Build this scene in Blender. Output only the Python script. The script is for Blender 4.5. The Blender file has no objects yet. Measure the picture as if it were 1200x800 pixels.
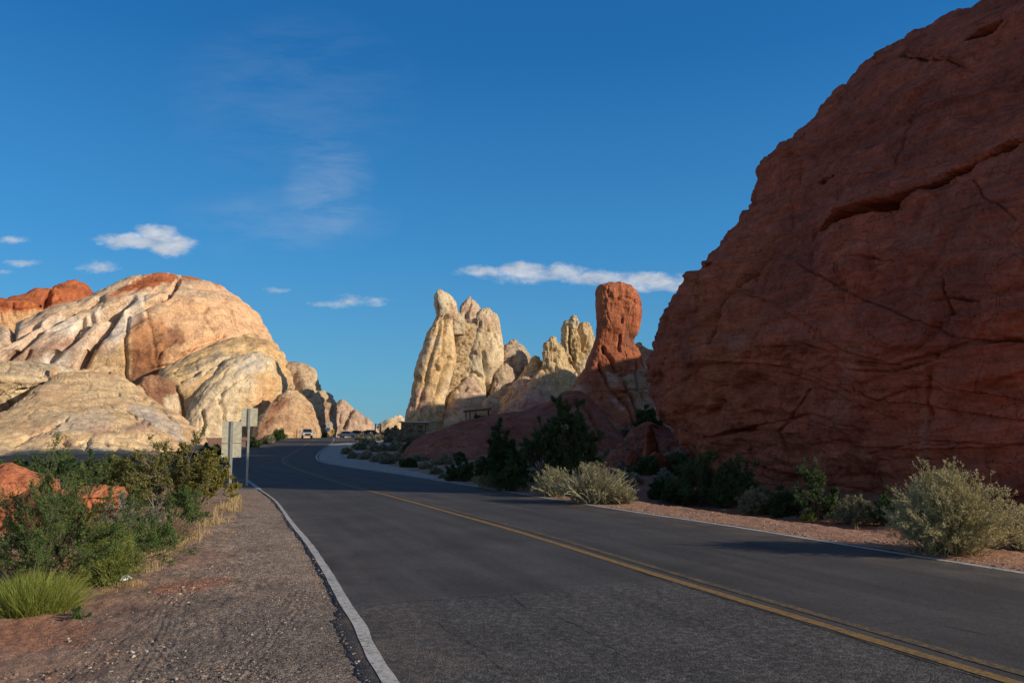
import bpy, math, random
import numpy as np

rng = np.random.default_rng(7)
C = bpy.context.scene.collection
F, HZ, H = 933.0, 515.0, 1.45            # focal length in photo pixels, horizon row, eye height
PIT = math.atan(115 / F)
SUN_AZ, SUN_EL = math.radians(106), math.radians(20)

# ------------------------------------------------------------------ camera geometry
def slopes(x, y):
    """X/Y and (Z-H)/Y of the line of sight through a photo pixel"""
    a = (np.asarray(x, float) - 600) / F
    b = (400 - np.asarray(y, float)) / F
    dy = math.cos(PIT) - b * math.sin(PIT)
    dz = math.sin(PIT) + b * math.cos(PIT)
    return a / dy, dz / dy

def at(x, y, D):
    sx, sz = slopes(x, y)
    return np.array([sx * D, D, H + sz * D])

def to_px(v):
    X, Y, Z = v[:, 0], np.maximum(v[:, 1], .1), v[:, 2] - H
    d = Y * math.cos(PIT) + Z * math.sin(PIT)
    u = -Y * math.sin(PIT) + Z * math.cos(PIT)
    return 600 + F * X / d, 400 - F * u / d

# ------------------------------------------------------------------ noise
_perm = rng.permutation(256).astype(np.int64)
_perm = np.concatenate([_perm, _perm, _perm])
_g = rng.normal(size=(256, 3)); _g /= np.linalg.norm(_g, axis=1)[:, None]

def perlin(p):
    p = np.asarray(p, float)
    i = np.floor(p).astype(np.int64); f = p - i; i &= 255
    u = f * f * f * (f * (f * 6 - 15) + 10)
    r = 0
    for dx in (0, 1):
        wx = u[:, 0] if dx else 1 - u[:, 0]
        for dy in (0, 1):
            wy = u[:, 1] if dy else 1 - u[:, 1]
            for dz in (0, 1):
                wz = u[:, 2] if dz else 1 - u[:, 2]
                h = _perm[_perm[_perm[(i[:, 0] + dx) & 255] + ((i[:, 1] + dy) & 255)] + ((i[:, 2] + dz) & 255)]
                g = _g[h]
                r = r + wx * wy * wz * (g[:, 0] * (f[:, 0] - dx) + g[:, 1] * (f[:, 1] - dy) + g[:, 2] * (f[:, 2] - dz))
    return r * 1.5

def fbm(p, o=4, gain=.5):
    r, a, q = 0, 1.0, np.array(p, float)
    for k in range(o):
        r = r + a * perlin(q); q = q * 2.03 + 17.3; a *= gain
    return r

def ridged(p, o=4):
    r, a, q = 0, 1.0, np.array(p, float)
    for k in range(o):
        r = r + a * (1 - 2 * np.abs(perlin(q))); q = q * 2.07 + 11.1; a *= .5
    return r / 1.6

def sstep(a, b, x):
    t = np.clip((x - a) / (b - a), 0, 1)
    return t * t * (3 - 2 * t)

def smooth_interp(x, xs, ys):
    """monotone cubic (PCHIP) through points"""
    xs, ys, x = np.asarray(xs, float), np.asarray(ys, float), np.asarray(x, float)
    h = np.diff(xs); d = np.diff(ys) / h
    m = np.zeros_like(ys)
    for k in range(1, len(xs) - 1):
        if d[k - 1] * d[k] > 0:
            w1, w2 = 2 * h[k] + h[k - 1], h[k] + 2 * h[k - 1]
            m[k] = (w1 + w2) / (w1 / d[k - 1] + w2 / d[k])
    m[0], m[-1] = d[0], d[-1]
    x = np.clip(x, xs[0], xs[-1])
    k = np.clip(np.searchsorted(xs, x) - 1, 0, len(h) - 1)
    t = (x - xs[k]) / h[k]
    return ((1 + 2 * t) * (1 - t) ** 2 * ys[k] + t * (1 - t) ** 2 * h[k] * m[k] + t * t * (3 - 2 * t) * ys[k + 1] + t * t * (t - 1) * h[k] * m[k + 1])

def dist_poly(px, py, pts):
    """distance of points to a polyline"""
    d = np.full(np.shape(px), 1e9)
    for (x0, y0), (x1, y1) in zip(pts[:-1], pts[1:]):
        ex, ey = x1 - x0, y1 - y0
        t = np.clip(((px - x0) * ex + (py - y0) * ey) / (ex * ex + ey * ey + 1e-9), 0, 1)
        d = np.minimum(d, np.hypot(px - x0 - t * ex, py - y0 - t * ey))
    return d

def inside(px, py, pts):
    r = np.zeros(np.shape(px), bool)
    n = len(pts)
    for k in range(n):
        (x0, y0), (x1, y1) = pts[k], pts[(k + 1) % n]
        c = ((y0 > py) != (y1 > py)) & (px < (x1 - x0) * (py - y0) / (y1 - y0 + 1e-12) + x0)
        r ^= c
    return r

def poly_mask(px, py, pts, soft):
    d = dist_poly(px, py, list(pts) + [pts[0]])
    return sstep(-soft, soft, np.where(inside(px, py, pts), d, -d))

# ------------------------------------------------------------------ objects and materials
def mesh_obj(name, v, faces, mat, parent=None, col=None, smooth=True, attrs=None):
    """faces: list of int arrays (n,3) / (n,4)"""
    me = bpy.data.meshes.new(name)
    v = np.asarray(v, np.float32)
    if isinstance(faces, np.ndarray): faces = [faces]
    faces = [np.asarray(f, np.int32) for f in faces if len(f)]
    me.vertices.add(len(v)); me.vertices.foreach_set('co', v.ravel())
    idx = np.concatenate([f.ravel() for f in faces])
    tot = np.concatenate([np.full(len(f), f.shape[1], np.int32) for f in faces])
    st = np.concatenate([[0], np.cumsum(tot)[:-1]]).astype(np.int32)
    me.loops.add(len(idx)); me.loops.foreach_set('vertex_index', idx)
    me.polygons.add(len(tot)); me.polygons.foreach_set('loop_start', st); me.polygons.foreach_set('loop_total', tot)
    me.polygons.foreach_set('use_smooth', np.full(len(tot), smooth))
    me.update(calc_edges=True)
    if col is not None:
        a = me.attributes.new('Col', 'FLOAT_COLOR', 'POINT')
        c4 = np.ones((len(v), 4), np.float32); c4[:, :3] = np.clip(col, 0, 1); a.data.foreach_set('color', c4.ravel())
    for k, w in (attrs or {}).items():
        a = me.attributes.new(k, 'FLOAT', 'POINT'); a.data.foreach_set('value', np.asarray(w, np.float32))
    if mat: me.materials.append(mat)
    o = bpy.data.objects.new(name, me); C.objects.link(o)
    if parent is not None: o.parent = parent
    return o

def tag(o, label=None, cat=None, group=None, kind=None):
    for k, w in (('label', label), ('category', cat), ('group', group), ('kind', kind)):
        if w: o[k] = w
    return o

def thing(name, loc, label, cat, group=None, rz=0):
    o = bpy.data.objects.new(name, None); C.objects.link(o)
    o.location = [float(q) for q in loc]; o.rotation_euler = (0, 0, rz)
    return tag(o, label, cat, group)

class MB:
    """collects simple shapes into one mesh"""
    def __init__(s): s.v, s.f, s.n = [], [], 0
    def add(s, v, fs):
        v = np.asarray(v, float); s.v.append(v); s.f += [[i + s.n for i in f] for f in fs]; s.n += len(v)
    def box(s, x0, x1, y0, y1, z0, z1, bev=0):
        if bev:
            b = bev
            P = []
            for z, e in ((z0, b), (z0 + b, 0), (z1 - b, 0), (z1, b)):
                P += [(x0 + e, y0 + e, z), (x1 - e, y0 + e, z), (x1 - e, y1 - e, z), (x0 + e, y1 - e, z)]
            fs = [(3, 2, 1, 0), (12, 13, 14, 15)]
            for k in range(3):
                for j in range(4):
                    a = 4 * k + j; c = 4 * k + (j + 1) % 4
                    fs.append((a, c, c + 4, a + 4))
            s.add(P, fs)
        else:
            P = [(x, y, z) for z in (z0, z1) for x, y in ((x0, y0), (x1, y0), (x1, y1), (x0, y1))]
            s.add(P, [(3, 2, 1, 0), (4, 5, 6, 7), (0, 1, 5, 4), (1, 2, 6, 5), (2, 3, 7, 6), (3, 0, 4, 7)])
        return s
    def tube(s, a, b, r0, r1=None, n=8):
        r1 = r0 if r1 is None else r1
        a, b = np.asarray(a, float), np.asarray(b, float); d = (b - a) / np.linalg.norm(b - a)
        u = np.cross(d, (0, 0, 1) if abs(d[2]) < .9 else (1, 0, 0)); u /= np.linalg.norm(u); w = np.cross(d, u)
        t = np.arange(n) * 2 * np.pi / n
        ring = np.outer(np.cos(t), u) + np.outer(np.sin(t), w)
        s.add(np.vstack([a + ring * r0, b + ring * r1]), [(k, (k + 1) % n, n + (k + 1) % n, n + k) for k in range(n)] + [tuple(range(n))[::-1], tuple(range(n, 2 * n))])
        return s
    def prism(s, prof, y0, y1, inset=0, top=None):
        """profile in x-z extruded along y; vertices above height top are inset"""
        n = len(prof)
        def yy(z, y, sg): return y + (sg * inset if top is not None and z > top else 0)
        P = [(x, yy(z, y0, 1), z) for x, z in prof] + [(x, yy(z, y1, -1), z) for x, z in prof]
        s.add(P, [(k, (k + 1) % n, n + (k + 1) % n, n + k) for k in range(n)] + [tuple(range(n))[::-1], tuple(range(n, 2 * n))])
        return s
    def build(s, name, mat, parent=None, smooth=False):
        me = bpy.data.meshes.new(name); me.from_pydata(np.vstack(s.v).tolist(), [], s.f)
        me.materials.append(mat)
        if smooth: me.polygons.foreach_set('use_smooth', [True] * len(me.polygons))
        me.update()
        o = bpy.data.objects.new(name, me); C.objects.link(o)
        if parent is not None: o.parent = parent
        return o

class NT:
    """small helper to write node trees"""
    def __init__(s, name):
        s.m = bpy.data.materials.new(name); s.m.use_nodes = True
        s.t = s.m.node_tree; s.t.nodes.clear()
        s.out = s.t.nodes.new('ShaderNodeOutputMaterial')
    def n(s, ty, ins=None, **kw):
        q = s.t.nodes.new(ty)
        for k, w in kw.items(): setattr(q, k, w)
        for k, w in (ins or {}).items():
            if hasattr(w, 'is_output') or isinstance(w, bpy.types.NodeSocket): s.t.links.new(w, q.inputs[k])
            else: q.inputs[k].default_value = w
        return q
    def noise(s, vec, scale, detail=4, rough=.55, dist=0):
        return s.n('ShaderNodeTexNoise', {'Vector': vec, 'Scale': scale, 'Detail': detail, 'Roughness': rough, 'Distortion': dist}).outputs['Fac']
    def math(s, op, a, b=0.0, c=0.0, clamp=False):
        q = s.n('ShaderNodeMath', operation=op, use_clamp=clamp)
        for k, w in enumerate((a, b, c)):
            if isinstance(w, bpy.types.NodeSocket): s.t.links.new(w, q.inputs[k])
            else: q.inputs[k].default_value = w
        return q.outputs[0]
    def rng(s, x, a, b, c, d):
        return s.n('ShaderNodeMapRange', {'Value': x, 'From Min': a, 'From Max': b, 'To Min': c, 'To Max': d}).outputs[0]
    def mix(s, fac, a, b, mode='MIX'):
        q = s.n('ShaderNodeMix', data_type='RGBA', blend_type=mode)
        for k, w in ((0, fac), (6, a), (7, b)):
            if isinstance(w, bpy.types.NodeSocket): s.t.links.new(w, q.inputs[k])
            else: q.inputs[k].default_value = w if k == 0 or len(w) == 4 else (*w, 1)
        return q.outputs[2]
    def scaled(s, vec, sc, rot=(0, 0, 0)):
        return s.n('ShaderNodeMapping', {'Vector': vec, 'Scale': sc, 'Rotation': rot}).outputs[0]
    def bump(s, h, strength, dist, normal=None):
        q = s.n('ShaderNodeBump', {'Height': h, 'Strength': strength, 'Distance': dist})
        if normal is not None: s.t.links.new(normal, q.inputs['Normal'])
        return q.outputs[0]
    def bsdf(s, col, rough=.9, normal=None, spec=.2, metal=0.0):
        q = s.n('ShaderNodeBsdfPrincipled', {'Roughness': rough, 'Specular IOR Level': spec, 'Metallic': metal})
        if isinstance(col, bpy.types.NodeSocket): s.t.links.new(col, q.inputs['Base Color'])
        else: q.inputs['Base Color'].default_value = (*col, 1)
        if normal is not None: s.t.links.new(normal, q.inputs['Normal'])
        s.t.links.new(q.outputs[0], s.out.inputs['Surface'])
        return q

def pos(t): return t.n('ShaderNodeNewGeometry').outputs['Position']
def obc(t): return t.n('ShaderNodeTexCoord').outputs['Object']

def rock_material(name, unit, tilt=(0, .25, 0), strata=.35, bump=1.0):
    """unit: size in metres of one small detail"""
    t = NT(name); p = pos(t)
    col = t.n('ShaderNodeAttribute', attribute_name='Col').outputs['Color']
    n1 = t.noise(p, .25 / unit, 6, .6)
    n2 = t.noise(p, 1.3 / unit, 5, .65)
    bend = t.n('ShaderNodeVectorMath', {0: p, 1: t.n('ShaderNodeVectorMath', {0: t.n('ShaderNodeTexNoise', {'Vector': p, 'Scale': .035 / unit, 'Detail': 2.0}).outputs['Color'], 'Scale': 9 * unit}, operation='SCALE').outputs[0]}, operation='ADD').outputs[0]
    st = t.noise(t.scaled(bend, (.05 / unit, .05 / unit, 1.0 / unit), tilt), 1.0, 8, .72, .3)
    pit = t.n('ShaderNodeTexVoronoi', {'Vector': p, 'Scale': .45 / unit}).outputs['Distance']
    c = t.mix(1.0, col, t.n('ShaderNodeCombineColor', {0: t.rng(n1, .3, .7, .8, 1.2), 1: t.rng(n1, .3, .7, .77, 1.2), 2: t.rng(n1, .3, .7, .74, 1.2)}).outputs[0], 'MULTIPLY')
    f2 = t.rng(n2, .3, .7, .76, 1.22)
    c = t.mix(1.0, c, t.n('ShaderNodeCombineColor', {0: f2, 1: f2, 2: f2}).outputs[0], 'MULTIPLY')
    fs = t.rng(st, .38, .62, 1 - .62 * strata, 1 + .5 * strata)
    c = t.mix(1.0, c, t.n('ShaderNodeCombineColor', {0: fs, 1: fs, 2: fs}).outputs[0], 'MULTIPLY')
    n4 = t.noise(p, 6.0 / unit, 3, .7)
    f4 = t.rng(n4, .3, .7, .9, 1.1)
    c = t.mix(1.0, c, t.n('ShaderNodeCombineColor', {0: f4, 1: f4, 2: f4}).outputs[0], 'MULTIPLY')
    pk = t.rng(t.n('ShaderNodeTexVoronoi', {'Vector': t.scaled(p, (1, 1, 1.7)), 'Scale': 1.1 / unit}).outputs['Distance'], .05, .16, .62, 1)
    c = t.mix(1.0, c, t.n('ShaderNodeCombineColor', {0: pk, 1: pk, 2: pk}).outputs[0], 'MULTIPLY')
    crack = t.math('ABSOLUTE', t.math('SUBTRACT', t.noise(p, .12 / unit, 3, .6, .6), .5))
    cr = t.rng(crack, 0, .007, 0, 1)
    ck = t.math('MAXIMUM', t.rng(cr, 0, 1, .55, 1), t.rng(t.noise(p, .2 / unit, 2), .42, .58, 0, 1))
    c = t.mix(1.0, c, t.n('ShaderNodeCombineColor', {0: ck, 1: ck, 2: ck}).outputs[0], 'MULTIPLY')
    h = t.math('ADD', t.math('MULTIPLY', n2, .5), t.math('ADD', t.math('MULTIPLY', st, .3), t.math('MULTIPLY', n4, .14)))
    h = t.math('ADD', h, t.math('MULTIPLY', n1, .8))
    h = t.math('ADD', h, t.math('MULTIPLY', cr, .25))
    h = t.math('ADD', h, t.math('MULTIPLY', t.rng(pit, 0, .25, 0, 1), .12))
    t.bsdf(c, .93, t.bump(h, .9, unit * .9 * bump), .12)
    return t.m

M = {}
M['rock_red'] = rock_material('red_sandstone', .14, (.42, .08, .0), .30, .6)
M['rock_far'] = rock_material('far_sandstone', .62, (.08, .62, 0), .17, .9)
M['rock_mid'] = rock_material('mid_sandstone', .35, (.0, .25, 0), .25, .8)
M['rock_near'] = rock_material('near_sandstone', .05, (.0, .1, 0), .3, .8)

def simple_mat(name, col, rough=.6, metal=0.0, spec=.4, var=.12, scale=6.0):
    t = NT(name)
    n = t.noise(obc(t), scale, 5, .6)
    f = t.rng(n, .3, .7, 1 - var, 1 + var)
    c = t.mix(1.0, col, t.n('ShaderNodeCombineColor', {0: f, 1: f, 2: f}).outputs[0], 'MULTIPLY')
    t.bsdf(c, rough, None, spec, metal)
    return t.m

def plant_material(name, trans):
    t = NT(name)
    col = t.n('ShaderNodeAttribute', attribute_name='Col').outputs['Color']
    d = t.n('ShaderNodeBsdfPrincipled', {'Base Color': col, 'Roughness': .7, 'Specular IOR Level': .15})
    if trans:
        tr = t.n('ShaderNodeBsdfTranslucent', {'Color': col})
        mx = t.n('ShaderNodeMixShader', {0: trans, 1: d.outputs[0], 2: tr.outputs[0]})
        t.t.links.new(mx.outputs[0], t.out.inputs['Surface'])
    else:
        t.t.links.new(d.outputs[0], t.out.inputs['Surface'])
    return t.m
M['leaf'] = plant_material('leaf', .3)
M['wood'] = plant_material('twig', 0)

# ------------------------------------------------------------------ road lines in plan (X as a function of distance Y)
LINE_L = [(-40, 14.6), (-20, 8.2), (0, 1.05), (5.0, -.73), (5.87, -1.02), (6.52, -1.21), (7.16, -1.43), (8.67, -1.92), (11.2, -2.77), (14.21, -3.85), (19.55, -5.73), (23.89, -7.47), (29.44, -9.68), (36, -12.2), (45, -15.6), (57, -18.9), (68, -21.4), (88, -26.2), (111, -31.6), (168, -44.2), (205, -52), (260, -65)]
LINE_C = [(-40, 20), (-20, 12.4), (0, 4.9), (5.05, 3.0), (8.62, 1.65), (12.67, .18), (16.15, -1.2), (21.31, -3.3), (25.65, -5.15), (33.74, -8.35), (41.95, -11.47), (51.46, -14.68), (56.75, -16.1), (65.22, -18.07), (82.17, -21.8), (110.98, -28.2), (168.22, -40.72), (205, -49), (260, -62)]
LINE_R = [(-40, 24), (-20, 16.4), (0, 9.0), (8.97, 5.61), (10.77, 4.86), (13.78, 3.68), (16.36, 2.5), (20.41, .82), (24.28, -.75), (29.44, -2.85), (33.44, -4.55), (40.79, -8.0), (48.45, -11.3), (56.75, -13.78), (68.53, -16.5), (85.26, -19.93), (110.98, -24.9), (168, -37.3), (205, -45.5), (260, -58)]
def line(pts, Y):
    a = np.array(pts); return smooth_interp(Y, a[:, 0], a[:, 1])
def XL(Y): return line(LINE_L, Y)
def XC(Y): return line(LINE_C, Y)
def XR(Y): return line(LINE_R, Y)
def jag(Y, s, a):
    y = np.asarray(Y, float).ravel()
    return (a * perlin(np.stack([y * s, np.full(len(y), 3.7 * s), np.full(len(y), .5)], -1))).reshape(np.shape(Y))
def XLE(Y):      # left edge of the asphalt (with the paved lay-by further on)
    Y = np.asarray(Y, float)
    e = XL(Y) - .085 - .10 * sstep(7.3, 6.6, Y) - .05 * sstep(7.4, 6.8, Y) * (jag(Y, 9, 1) + jag(Y, 19, .7)) - .03 * (jag(Y, 1.3, 1) + jag(Y, 4.1, .8))
    lay = np.interp(Y, [24.2, 24.8, 27, 30, 40, 57, 68, 88, 142, 170, 260], [-7.7, -8.9, -9.9, -11.4, -15.6, -20.9, -23.6, -28.9, -41.9, -48.5, -70])
    return np.where(Y > 24.2, np.minimum(e, lay), e)
def XRE(Y):
    Y = np.asarray(Y, float)
    return XR(Y) + .16 + .07 * (jag(Y, .9, 1) + jag(Y, 3.7, .7)) + np.interp(Y, [105, 125, 150, 175, 260], [0, 4, 7.0, 9.0, 9.0])
def XGR(Y):      # right edge of the pale gravel lay-by
    return XR(Y) + np.interp(Y, [26, 31, 36, 42, 50, 60, 75, 100, 130, 160, 185], [.3, .5, 1.4, 2.6, 4.0, 4.6, 5.0, 8.0, 9.0, 10.0, 11]) + jag(Y, .25, .5)

_zy = np.arange(-60, 420.0)
_zv = np.interp(_zy, [0, 30, 45, 58, 80, 100, 130, 170, 200, 260], [0, 0, .05, .145, .46, .81, 1.28, 1.83, 2.0, 2.0])
_k = np.exp(-np.arange(-12, 13) ** 2 / 50.0); _k /= _k.sum()
_zv = np.convolve(np.pad(_zv, 12, mode='edge'), _k, 'valid')
def z_road(Y): return np.interp(Y, _zy, _zv)

def terrain(X, Y):
    X, Y = np.asarray(X, float), np.asarray(Y, float)
    z = z_road(Y)
    edge = np.where(Y > 26, XGR(Y), XR(Y) + .4)
    t = X - edge
    z = z + .115 * sstep(55, 165, Y) * np.clip(t, 0, 40)
    z = z + .02 * sstep(28, 60, Y) * np.clip(t, 0, 25)
    near = sstep(34, 22, Y)
    z = z - near * .55 * sstep(1.2, 2.3, t) + near * .06 * np.clip(t - 4, 0, 8)
    tl = XL(Y) - .3 - X                      # left side: rises gently away from the road
    z = z + .10 * sstep(2.2, 5.5, tl) + .02 * np.clip(tl - 5, 0, 60) * sstep(70, 25, Y)
    far = sstep(350, 900, np.hypot(X, Y))
    return z * (1 - far) - 6 * far

def ground_hit(x, y, zoff=0.0):
    sx, sz = slopes(x, y)
    Y = np.concatenate([np.linspace(2.5, 60, 4000), np.linspace(60, 400, 3000)])
    d = H + sz * Y - terrain(sx * Y, Y)
    k = np.where(d <= 0)[0]
    k = k[0] if len(k) else len(Y) - 1
    return np.array([sx * Y[k], Y[k], float(terrain(sx * Y[k], Y[k])) + zoff])

# ------------------------------------------------------------------ ground
def ground_material():
    t = NT('desert_soil'); p = pos(t)
    col = t.n('ShaderNodeAttribute', attribute_name='Col').outputs['Color']
    grav = t.n('ShaderNodeAttribute', attribute_name='gravel').outputs['Fac']
    n1 = t.noise(p, 2.2, 6, .65); n2 = t.noise(p, 24, 5, .7); n3 = t.noise(p, 130, 3, .6)
    vor = t.n('ShaderNodeTexVoronoi', {'Vector': p, 'Scale': 55.0})
    vr = t.n('ShaderNodeTexWhiteNoise', {'Vector': vor.outputs['Position']}).outputs['Value']
    c = t.mix(1.0, col, t.n('ShaderNodeCombineColor', {k: t.rng(n1, .3, .7, .72, 1.25) for k in (0, 1, 2)}).outputs[0], 'MULTIPLY')
    f = t.rng(n2, .3, .7, .74, 1.24)
    c = t.mix(1.0, c, t.n('ShaderNodeCombineColor', {0: f, 1: f, 2: f}).outputs[0], 'MULTIPLY')
    f = t.rng(n3, .25, .75, .78, 1.22)
    c = t.mix(1.0, c, t.n('ShaderNodeCombineColor', {0: f, 1: f, 2: f}).outputs[0], 'MULTIPLY')
    g = t.n('ShaderNodeCombineColor', {0: t.rng(vr, 0, 1, .45, 1.7), 1: t.rng(vr, 0, 1, .45, 1.75), 2: t.rng(vr, 0, 1, .45, 1.8)}).outputs[0]
    c = t.mix(t.math('MULTIPLY', grav, .75), c, t.mix(1.0, c, g, 'MULTIPLY'))
    peb = t.math('MULTIPLY', t.rng(vor.outputs['Distance'], 0, .5, 1, 0), t.math('ADD', t.math('MULTIPLY', grav, .8), .12))
    h = t.math('ADD', t.math('MULTIPLY', n2, 1.1), t.math('ADD', peb, t.math('MULTIPLY', n3, .35)))
    t.bsdf(c, .95, t.bump(h, .9, .010), .1)
    return t.m

TRACKS = [([(70, 806), (90, 790), (140, 748), (180, 724), (197, 698), (214, 678)], .26),
          ([(160, 800), (188, 757), (200, 734), (206, 706), (222, 684)], .24),
          ([(262, 800), (305, 752), (335, 716), (352, 690)], .30),
          ([(176, 748), (200, 777), (222, 800)], .22)]

def build_ground():
    ang = np.concatenate([np.linspace(-180, -46, 50)[:-1], np.linspace(-46, -33.5, 20)[:-1], np.linspace(-33.5, 33.5, 760)[:-1], np.linspace(33.5, 46, 20)[:-1], np.linspace(46, 180, 50)[:-1]])
    ang = np.radians(ang)
    r = np.concatenate([[.6, 1.5, 2.6], np.exp(np.linspace(np.log(3.6), np.log(30), 470)), np.exp(np.linspace(np.log(30.3), np.log(300), 170)), np.exp(np.linspace(np.log(310), np.log(4500), 40))])
    A, R = np.meshgrid(ang, r)
    X, Y = (R * np.sin(A)).ravel(), (R * np.cos(A)).ravel()
    z = terrain(X, Y) - .004
    q = np.stack([X, Y, np.zeros_like(X)], 1)
    rr = R.ravel()
    e = np.where((X > XLE(Y)) & (X < XRE(Y)), np.minimum(X - XLE(Y), XRE(Y) - X), 0)
    off = np.where((X > XLE(Y)) & (X < XRE(Y)), 0, np.minimum(np.abs(X - XLE(Y)), np.abs(X - XRE(Y))))
    edge_l = (X < XC(Y))
    amp = sstep(.05, 1.2, off)
    z += amp * (.03 * fbm(q * .9, 4) + .011 * fbm(q * 5.5, 3) * (rr < 40)) + sstep(3, 10, off) * .25 * fbm(q * .12, 3) * sstep(25, 60, rr) * sstep(300, 120, rr)
    z += (.008 * fbm(q * 12, 3) + .003 * ridged(q * 31, 2)) * sstep(0, .4, off) * sstep(22, 14, rr)
    z -= .007 * sstep(.22, .03, off) * (e <= 0) * edge_l * sstep(7.1, 7.5, Y) * sstep(15, 11.5, Y)
    z -= .12 * sstep(.02, .25, e)
    # tyre tracks pressed into the shoulder
    near = (rr < 13) & (X < XLE(Y))
    tr = np.zeros_like(X)
    for pts, w in TRACKS:
        pl = [ground_hit(*a)[:2] for a in pts]
        d = dist_poly(X[near], Y[near], pl)
        m = sstep(w * .55, w * .42, d)
        brk = sstep(-.6, -.05, perlin(q[near] * 1.7 + 9))
        z[near] += m * brk * (.0024 * np.cos(d / w * 2 * np.pi * 5) - .004)
        tr[near] = np.maximum(tr[near], m * brk * (.5 - .5 * np.cos(d / w * 2 * np.pi * 5)))
    # colours
    soil, red, dark, grey, tan, pale = [np.array(c) for c in ((.38, .215, .145), (.42, .185, .105), (.168, .136, .115), (.29, .218, .17), (.36, .20, .135), (.34, .32, .30))]
    n1, n2 = fbm(q * .45 + 3, 4), fbm(q * 1.6 + 8, 4)
    tl = XLE(Y) - X
    c = np.tile(soil, (len(X), 1)) * (1 + .15 * n1)[:, None]
    def lay(c, m, k): return c * (1 - m[:, None]) + k * m[:, None]
    c = lay(c, sstep(.0, .6, n1 + .25 * n2) * .6 * (tl > 0), red)
    gr = np.where(tl > 0, sstep(2.5, .6, tl + .9 * n2 + .4 * n1), 0)
    c = lay(c, gr * .9, grey)
    px, py = to_px(np.stack([X, Y, z], 1))
    dk = np.where(tl > 0, sstep(3.3, 1.0, tl + 1.1 * n2) * sstep(9.3, 6.6, Y + 1.4 * n1), 0)
    c = lay(c, np.clip(dk, 0, 1) * .8, dark)
    c = lay(c, np.where(tl > 0, sstep(.08, .45, n2 + .3 * n1), 0) * .6 * (Y < 16), dark)
    for bx, by, br in ((238, 682, .42), (4, 745, .75), (215, 690, .3)):
        b = ground_hit(bx, by)
        c = lay(c, sstep(1, .55, np.hypot(X - b[0], (Y - b[1])) / br + .5 * n2) * .6, red * .85)
    c = lay(c, tr * .24, dark)
    sh = (X > XRE(Y)) & (Y < 40)
    c[sh] = lay(c[sh], np.full(sh.sum(), .8), tan * (1 + .12 * n2[sh])[:, None])
    pg = (X > XRE(Y) - .3) & (X < XGR(Y)) & (Y > 27)
    c[pg] = lay(c[pg], np.full(pg.sum(), .95), pale * (1 + .1 * n2[pg])[:, None])
    rd = (px > 630) & (X > np.where(Y < 32, XR(Y) + 2.1, XGR(Y))) & (Y < 110)
    c[rd] = lay(c[rd], np.full(rd.sum(), .85), np.array((.30, .125, .085)))
    rt = (X >= XGR(Y)) & (Y >= 34) & ~rd
    c[rt] = lay(c[rt], np.full(rt.sum(), .6), np.array((.33, .20, .15)))
    g = gr * .9 + .3 * (tl > 0) + .55 * sh + pg * .6
    ng, nr = len(ang), len(r)
    I = np.arange(nr * ng).reshape(nr, ng)
    a, b = I[:-1], I[1:]
    f = np.stack([a, np.roll(a, -1, 1), np.roll(b, -1, 1), b], -1).reshape(-1, 4)[:, ::-1]
    v = np.stack([X, Y, z], 1)
    v = np.vstack([v, [[0, 0, z[:ng].mean()]]]); c = np.vstack([c, c[:1]]); g = np.append(g, 0)
    cap = np.stack([I[0], np.roll(I[0], -1), np.full(ng, nr * ng)], -1)
    return tag(mesh_obj('ground', v, [f, cap[:, ::-1]], ground_material(), None, c, True, {'gravel': g}), kind='structure')
build_ground()

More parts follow.
